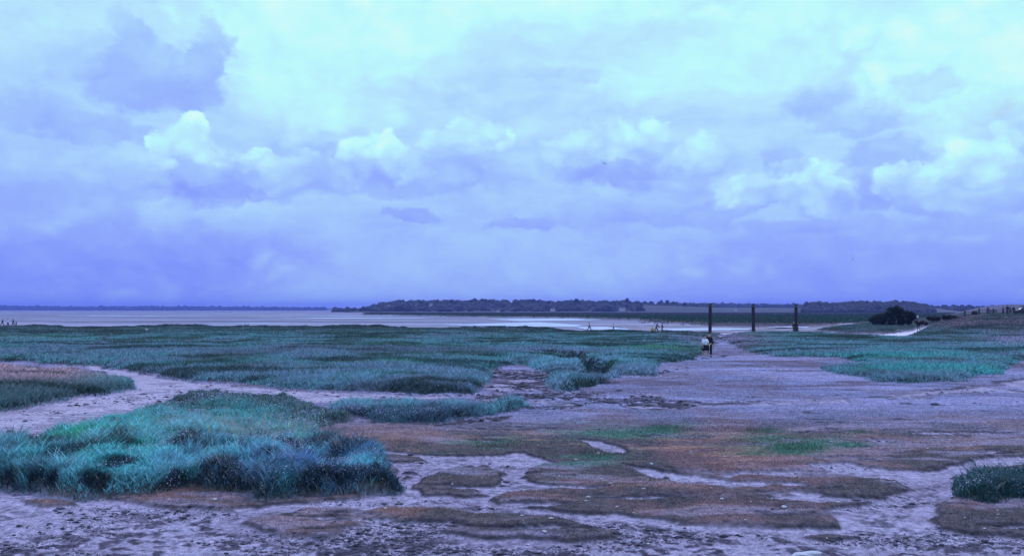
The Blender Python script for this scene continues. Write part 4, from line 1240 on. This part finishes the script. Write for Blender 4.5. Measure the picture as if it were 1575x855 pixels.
def person(px, d, height, rz, label, top, bottom, hair=(.03, .022, .02), shoes=(.03, .03, .03), stride=.28, lean=0.0, shorts=False, skirt=False,
           sit=False, bag=None, group=None, z=None, arms=(0.15, -.15), bulk=1.22, hat=None, bend=0.0, strap=None):
    x, y = gd(px, d)
    z0 = gz(x, y) if z is None else z
    root = empty("person", (x, y, z0), rz); tag(root, label, 'person', group)
    k = height/1.75
    J, E = [], []

    def j(p, r_, ry=None, par=None):
        J.append((p[0]*k, p[1]*k, p[2]*k, r_*k*(1+(bulk-1)*.6*(r_ > .036)), (ry or r_)*k*(1+(bulk-1)*.6*(r_ > .036))))
        if par is not None: E.append((par, len(J)-1))
        return len(J)-1
    # local axes: -Y is forward
    hip = .92 if not sit else .50
    bl_ = math.sin(bend)*.55; bz = math.cos(bend)
    pel = (0, 0, hip)
    tor = lambda s_, dx=0.0: (dx, -math.sin(bend+lean)*s_, hip+math.cos(bend+lean)*s_)
    P_ = j(pel, .135, .10)
    W_ = j(tor(.18), .125, .095, P_)
    C_ = j(tor(.40), .15, .105, W_)
    N_ = j(tor(.54), .055, None, C_)
    hd = tor(.66); hd = (hd[0], hd[1]-.02, hd[2])
    H1 = j(hd, .075, .085, N_)
    ht = tor(.77); H2 = j((ht[0], ht[1]-.01, ht[2]), .085, .09, H1)
    arm_pts, leg_pts = {}, {}
    for s_ in (-1, 1):
        sh = tor(.47, s_*.17); sw = arms[0] if s_ < 0 else arms[1]
        S_ = j(sh, .05, None, C_)
        elb = (s_*.23, sh[1]-sw*.5, sh[2]-.27); Eb = j(elb, .040, None, S_)
        wr = (s_*.24, sh[1]-sw*1.6-.05, sh[2]-.50); Wr = j(wr, .026, None, Eb)
        pm = (wr[0], wr[1]-.015, wr[2]-.07); Pm = j(pm, .034, .018, Wr)
        arm_pts[s_] = (sh, elb, wr, pm)
        for q_, (fy_, ln) in enumerate(((-.030, .075), (-.010, .085), (.010, .080), (.028, .062))):
            f1_ = j((pm[0], pm[1]+fy_, pm[2]-.045), .009, None, Pm); j((pm[0]-s_*.012, pm[1]+fy_-.006, pm[2]-.045-ln*.7), .0075, None, f1_)
        tb = j((pm[0]-s_*.012, pm[1]-.045, pm[2]+.01), .010, None, Pm); j((pm[0]-s_*.016, pm[1]-.065, pm[2]-.03), .009, None, tb)
        st_ = stride*s_
        if sit:
            kn = (s_*.12, -.42, .50); an = (s_*.12, -.44, .08)
        else:
            kn = (s_*.10, -st_*.55-.03, .50); an = (s_*.10, -st_*.9+(.06 if st_ < 0 else 0), .085+(.05 if st_ < -.1 else 0))
        T_ = j((s_*.09, 0, hip-.06), .095, None, P_)
        K_ = j(kn, .060, None, T_); cf = tuple((a*.6+b_*.4) for a, b_ in zip(kn, an)); Cf = j(cf, .055, None, K_)
        A_ = j(an, .036, None, Cf); Ft = j((an[0], an[1]-.13, .035+(an[2]-.085)*.3), .036, .03, A_)
        leg_pts[s_] = (kn, cf, an)
    body = skin_obj("body", J, E, m_skin, root, sub=2)
    # clothing
    def js(lst, ed, nm, m_):
        return skin_obj(nm, [(p[0]*k, p[1]*k, p[2]*k, a*k*bulk, b_*k*bulk) for p, a, b_ in lst], ed, m_, root, sub=1)
    lst = [(tor(-.02), .155, .12), (tor(.18), .145, .115), (tor(.40), .170, .125), (tor(.50), .075, .075)]; ed = [(0, 1), (1, 2), (2, 3)]
    for s_ in (-1, 1):
        sh, elb, wr, pm = arm_pts[s_]
        n_ = len(lst); lst += [(sh, .068, .068), (elb, .058, .058)]; ed += [(2, n_), (n_, n_+1)]
        if not shorts and not skirt:
            lst += [(wr, .04, .04)]; ed += [(n_+1, n_+2)]
    js(lst, ed, "shirt", cloth(top))
    lst = [((0, 0, hip+.05), .150, .118)]; ed = []
    for s_ in (-1, 1):
        kn, cf, an = leg_pts[s_]
        n_ = len(lst); lst += [((s_*.09, 0, hip-.06), .112, .112), (kn, .082, .082)]; ed += [(0, n_), (n_, n_+1)]
        if not shorts: lst += [((an[0], an[1], an[2]+.05), .062, .062)]; ed += [(n_+1, n_+2)]
    js(lst, ed, "shorts" if shorts else "trousers", cloth(bottom))
    if skirt:
        bm = bmesh.new(); cyl(bm, (0, 0, (hip-.30)*k), (0, 0, (hip+.08)*k), .30*k, .155*k, 20); bm_obj("skirt", bm, cloth(bottom), root, True)
    for s_ in (-1, 1):
        kn, cf, an = leg_pts[s_]
        bm = bmesh.new(); bmesh.ops.create_icosphere(bm, subdivisions=2, radius=1, matrix=Matrix.Translation((an[0]*k, (an[1]-.07)*k, (.045+(an[2]-.085)*.5)*k)) @ Matrix.Diagonal((.055*k, .145*k, .055*k, 1)))
        bm_obj("shoe", bm, cloth(shoes), root, True)
    # hair and face
    hc = Vector(((ht[0])*k, (ht[1])*k, (ht[2]-.03)*k))
    bm = bmesh.new(); bmesh.ops.create_icosphere(bm, subdivisions=3, radius=.112*k, matrix=Matrix.Translation(hc+Vector((0, .02*k, .02*k))) @ Matrix.Diagonal((.92, 1.05, 1.08, 1)))
    cut = [v for v in bm.verts if (v.co.y-hc.y) < -.045*k and (v.co.z-hc.z) < .055*k or (v.co.z-hc.z) < -.09*k]
    bmesh.ops.delete(bm, geom=cut, context='VERTS')
    bm_obj("hair" if not hat else "hat", bm, cloth(hat or hair), root, True)
    bm = bmesh.new()
    for s_ in (-1, 1): bmesh.ops.create_icosphere(bm, subdivisions=1, radius=.012*k, matrix=Matrix.Translation(hc+Vector((s_*.033*k, -.085*k, .0))))
    bm_obj("eyes", bm, cloth((.03, .03, .03)), root, True)
    bm = bmesh.new(); bmesh.ops.create_cone(bm, cap_ends=True, segments=6, radius1=.016*k, radius2=.006*k, depth=.04*k, matrix=Matrix.Translation(hc+Vector((0, -.10*k, -.03*k))) @ Matrix.Rotation(-.3, 4, 'X'))
    bm_obj("nose", bm, m_skin, root, True)
    bm = bmesh.new(); box(bm, hc+Vector((0, -.088*k, -.07*k)), (.045*k, .01*k, .01*k)); bm_obj("mouth", bm, cloth((.25, .08, .07)), root)
    if strap:
        a_ = Vector(tor(.50, .10)); b_ = Vector(tor(.02, -.16))
        bm = bmesh.new(); m_ = (a_+b_)/2+Vector((0, -.145, 0))
        for p_, q_ in ((a_+Vector((0, -.07, 0)), m_), (m_, b_+Vector((0, -.10, 0)))): cyl(bm, p_*k, q_*k, .014*k, .014*k, 6)
        bm_obj("bag_strap", bm, cloth(strap), root)
    return root


person(1084.3, 65.3, 1.66, R(6), 'person in white top with dark crossbody strap, dark skirt and white shoes, walking', (.93, .92, .95), (.018, .018, .022), shoes=(.7, .68, .72), stride=.2, shorts=True, skirt=True, strap=(.02, .02, .02), arms=(.1, .2), bulk=1.4)
person(1090.8, 66.6, 1.82, R(-4), 'person dressed all in black, bare head, walking just behind the one in white', (.018, .018, .020), (.016, .016, .020), hair=(.05, .04, .035), stride=.18, arms=(.1, -.1), shorts=False)
dgy = (.02, .02, .028)
person(906.5, 196, 1.75, R(95), 'person in pale top striding on wet sand, furthest left of those by the channel', (.42, .38, .36), dgy, bulk=1.4, stride=.45, z=-1.0)
person(943.5, 192, 1.55, R(-80), 'smaller person in light top and dark shorts, left of the yellow bag', (.5, .5, .55), dgy, bulk=1.4, stride=.1, shorts=True, z=-1.0)
person(1009.5, 187, 1.80, R(60), 'person in dark clothes bending over beside the yellow bag on the sand', dgy, dgy, stride=.25, z=-1.0, bend=.35, arms=(.35, .3))
person(1018.5, 186, 1.72, R(-85), 'slim person in dark violet clothes standing right of the one who bends', (.035, .02, .05), dgy, stride=.15, z=-1.0)
person(1221.0, 156.5, 1.72, R(170), 'person in black with pale cap, left of the pair at the third post', dgy, (.02, .02, .022), stride=.1, hat=(.5, .48, .5), shorts=False)
person(1226.3, 156.8, 1.55, R(200), 'shorter fair-haired person in navy, right of the pair at the third post', (.02, .02, .06), (.02, .02, .05), hair=(.6, .52, .42), stride=.1, arms=(.3, .5))
# walkers at far left
person(3.5, 214, 1.70, R(70), 'dark-clothed person leaning forward, leftmost of the four walkers on the sand', dgy, dgy, stride=.55, lean=.25, z=-.42, arms=(.3, -.3))
person(12.3, 212, 1.78, R(80), 'person in a white shirt and dark trousers among the four walkers at far left', (.62, .60, .68), dgy, stride=.2, z=-.42)
person(20.2, 212, 1.80, R(75), 'tall dark person in a long coat, third of the four walkers at far left', dgy, dgy, stride=.3, z=-.42)
person(24.8, 212, 1.30, R(75), 'child in dark clothes with bare legs, last of the four walkers at far left', dgy, (.02, .02, .03), stride=.1, z=-.42, shorts=True, skirt=True)
# people on the dyke by the fence
zz = None
person(1518.5, 170, 1.60, R(100), 'person in dark clothes stooping at the fence, right beside the litter bin', (.03, .03, .08), dgy, stride=.2, bend=.3)
person(1543.0, 171, 1.55, R(10), 'person in a dark red top standing behind the fence', (.20, .03, .05), (.05, .02, .03), stride=.1)
person(1549.5, 171, 1.85, R(-20), 'tallest dark-clothed person in the group behind the fence', dgy, dgy, stride=.1)
person(1554.0, 172, 1.65, R(30), 'person in a grey-blue jacket behind the fence, right of the tallest one', (.08, .09, .14), dgy, stride=.15)
person(1559.0, 171, 1.62, R(-60), 'person in black behind the fence, last on the right of the standing group', dgy, dgy, stride=.2)

# yellow bag on the sand
x, y = gd(1003.5, 187); root = empty("beach_bag", (x, y, -1.0)); tag(root, 'bulky yellow beach bag on the sand beside the bending person', 'bag')
bm = bmesh.new(); bmesh.ops.create_icosphere(bm, subdivisions=3, radius=1, matrix=Matrix.Translation((0, 0, .42)) @ Matrix.Diagonal((.42, .26, .44, 1)))
for v in bm.verts:
    v.co.x += .05*math.sin(9*v.co.z); v.co.z = max(v.co.z, .0)
    if v.co.z > .6: v.co.x *= .8
bm_obj("sack", bm, mat_basic("yellow_canvas", (.62, .42, .12), .8, (.5, .32, .09), .3, 6), root, True)
bm = bmesh.new()
for i_ in range(10):
    a1, a2 = math.pi*i_/10, math.pi*(i_+1)/10
    cyl(bm, (.2*math.cos(a1), 0, .8+.25*math.sin(a1)), (.2*math.cos(a2), 0, .8+.25*math.sin(a2)), .025, .025, 6)
bm_obj("handle", bm, cloth((.12, .06, .03)), root)

# litter bin, bench, parked car on the dyke
x, y = gd(1499, 164); root = empty("litter_bin", (x, y, gz(x, y))); tag(root, 'square black litter bin standing at the fence on the dyke', 'litter bin')
bm = bmesh.new(); box(bm, (0, 0, .38), (.85, .6, .76)); bmesh.ops.bevel(bm, geom=bm.edges[:], offset=.03, affect='EDGES'); bm_obj("bin_body", bm, m_post, root)
bm = bmesh.new(); box(bm, (0, 0, .81), (.95, .7, .08)); bm_obj("lid", bm, m_cap, root)
x, y = gd(1528, 169.5); root = empty("bench", (x, y, gz(x, y)), .1); tag(root, 'dark slatted bench behind the fence between the stooping person and the one in red', 'bench')
bm = bmesh.new()
for i_ in range(4): box(bm, (0, -.18+i_*.12, .45), (1.7, .09, .04))
bm_obj("seat", bm, m_wood_f, root)
bm = bmesh.new()
for i_ in range(3): box(bm, (0, .26+i_*.02, .6+i_*.13), (1.7, .04, .1))
bm_obj("backrest", bm, m_wood_f, root)
for s_ in (-.75, .75):
    bm = bmesh.new(); box(bm, (s_, -.15, .215), (.07, .07, .43)); box(bm, (s_, .25, .45), (.07, .05, .9)); bm_obj("leg", bm, m_wood_f, root)

x, y = gd(1576, 176); root = empty("parked_car", (x, y, gz(x, y)-.1), R(8)); tag(root, 'dark parked car with a pale roof at the right edge behind the fence', 'car')
prof = [(-2.0, .35), (-2.05, .75), (-1.9, .95), (-1.35, 1.02), (-.75, 1.42), (.8, 1.45), (1.55, 1.0), (2.0, .9), (2.05, .4)]
bm = bmesh.new()
va = [bm.verts.new((p_[0], -.82, p_[1])) for p_ in prof]; vb = [bm.verts.new((p_[0], .82, p_[1])) for p_ in prof]
bm.faces.new(va); bm.faces.new(vb[::-1])
for i_ in range(len(prof)):
    j_ = (i_+1) % len(prof); bm.faces.new((va[j_], va[i_], vb[i_], vb[j_]))
bmesh.ops.recalc_face_normals(bm, faces=bm.faces[:]); bmesh.ops.bevel(bm, geom=bm.edges[:], offset=.06, segments=2, affect='EDGES')
bm_obj("body", bm, mat_basic("dark_paint", (.02, .02, .03), .3, spec=.5), root, True)
bm = bmesh.new(); box(bm, (0, 0, 1.47), (1.45, 1.4, .05)); bm_obj("roof", bm, m_wallw, root)
for s_ in (-1, 1):
    bm = bmesh.new(); box(bm, (0, s_*.825, 1.18), (1.5, .02, .3)); bm_obj("window", bm, m_glass, root)
    for q_ in (-1.25, 1.25):
        bm = bmesh.new(); cyl(bm, (q_, s_*.70, .32), (q_, s_*.88, .32), .32, .32, 20); w_ = bm_obj("wheel", bm, m_post, root, False)
        bm = bmesh.new(); cyl(bm, (q_, s_*.885, .32), (q_, s_*.90, .32), .19, .19, 16); bm_obj("rim", bm, m_cap, w_)

# white notice on a stake at the end of the path
x, y = gd(1411, 152); root = empty("notice_board", (x, y, gz(x, y))); tag(root, 'small white notice on a stake beside the reddish bush at the path end', 'sign')
zt_ = CAM_H+(HY-485.5)/F*152-gz(x, y)
bm = bmesh.new(); box(bm, (0, 0, zt_/2-.2), (.08, .08, zt_+.3)); bm_obj("stake", bm, m_wood_f, root)
bm = bmesh.new(); box(bm, (0, -.06, zt_-.15), (.34, .03, .42)); bm_obj("panel", bm, m_wallw, root)

# driftwood lump on the flats
x, y = gd(273, 225); zl = gz(x, y)
bm = bmesh.new(); bmesh.ops.create_icosphere(bm, subdivisions=3, radius=1)
for v in bm.verts:
    c = v.co; f_ = 1+.2*math.sin(4*c.x+1)+.15*math.sin(7*c.y+3*c.z)
    v.co = Vector((c.x*.55, c.y*.35, c.z*.42))*f_
o = bm_obj("boulder", bm, mat_basic("dark_rock", (.03, .03, .035), .9, (.05, .05, .05), .4, 5), None, True, (x, y, max(zl+.3, CAM_H+(HY-499.5)/F*225)))
o.location.z = zl+.25
tag(o, 'dark rounded boulder lying on the sand just past the seaward grass edge at left', 'boulder')

# gulls
m_gull = mat_basic("gull_feathers", (.5, .5, .52), .8); m_gulld = mat_basic("dark_feathers", (.04, .04, .05), .8)


def bird(px, py, d, span, lab, dark=True, rz=0.0, bank=0.3):
    x, y = gd(px, d); z = CAM_H+(HY-py)/F*d
    root = empty("gull", (x, y, z), rz); tag(root, lab, 'gull')
    mt = m_gulld if dark else m_gull
    bm = bmesh.new(); bmesh.ops.create_icosphere(bm, subdivisions=2, radius=1, matrix=Matrix.Diagonal((span*.07, span*.2, span*.065, 1)))
    for v in bm.verts:
        if v.co.y > span*.08: v.co.x *= .55; v.co.z *= .4
    bm_obj("body", bm, mt, root, True)
    for s_ in (-1, 1):
        bm = bmesh.new()
        P_ = [(0, -.07, 0), (0, .08, 0), (.25, .06, .10), (.25, -.09, .11), (.5, .10, .06), (.48, .02, .07)]
        vt = [bm.verts.new((s_*a*span, b_*span, c*span)) for a, b_, c in P_]; vb_ = [bm.verts.new((s_*a*span, b_*span, c*span-.012)) for a, b_, c in P_]
        for f_ in ((0, 1, 2, 3), (3, 2, 4, 5)):
            bm.faces.new([vt[i_] for i_ in f_]); bm.faces.new([vb_[i_] for i_ in f_][::-1])
        bmesh.ops.recalc_face_normals(bm, faces=bm.faces[:])
        bm_obj("wing", bm, mt, root)
    return root


bird(930, 252, 150, .9, 'dark gull flying high against the large cloud right of centre', rz=.5)
bird(1046.5, 412, 260, 1.0, 'tiny gull flying low above the horizon left of the posts', rz=-.7)
bird(1312, 399, 240, 1.0, 'tiny gull flying low in the sky above the flat-topped wood', rz=.9)


def standing_gull(px, py, z, lab):
    d = (CAM_H-z)*F/(py-HY); x, y = gd(px, d)
    root = empty("gull", (x, y, gz(x, y))); tag(root, lab, 'gull')
    bm = bmesh.new(); bmesh.ops.create_icosphere(bm, subdivisions=2, radius=1, matrix=Matrix.Translation((0, 0, .32)) @ Matrix.Diagonal((.24, .12, .12, 1)))
    bmesh.ops.create_icosphere(bm, subdivisions=2, radius=.075, matrix=Matrix.Translation((-.2, 0, .47)))
    cyl(bm, (-.14, 0, .36), (-.2, 0, .46), .07, .05, 8)
    bm_obj("body", bm, m_wallw, root, True)
    bm = bmesh.new(); cyl(bm, (-.26, 0, .47), (-.34, 0, .455), .02, .006, 6); bm_obj("beak", bm, mat_basic("beak", (.6, .35, .05), .6), root)
    for s_ in (-.04, .04):
        bm = bmesh.new(); cyl(bm, (0, s_, 0), (0, s_, .24), .012, .012, 5); bm_obj("leg", bm, mat_basic("leg", (.5, .3, .2), .6), root)


standing_gull(226, 511, .3, 'white gull standing in the seaward grass at left, below the boulder')
standing_gull(994, 486.3, 0, 'white gull resting on the far marsh left of the three posts')

# ================================================================== haze over the plain
m_h = bpy.data.materials.new("haze_air"); m_h.use_nodes = True
t = m_h.node_tree; t.nodes.remove(t.nodes['Principled BSDF'])
pv = t.nodes.new('ShaderNodeVolumePrincipled')
pv.inputs['Color'].default_value = (.28, .34, 1.0, 1)
pv.inputs['Density'].default_value = .00015
t.links.new(pv.outputs[0], t.nodes['Material Output'].inputs['Volume'])
bm = bmesh.new(); box(bm, (0, 0, 33.0), (20600, 20600, 74)); hz = bm_obj("haze", bm, m_h)
tag(hz, kind='stuff', label='thin blue haze lying over the marsh and the flats', cat='haze')
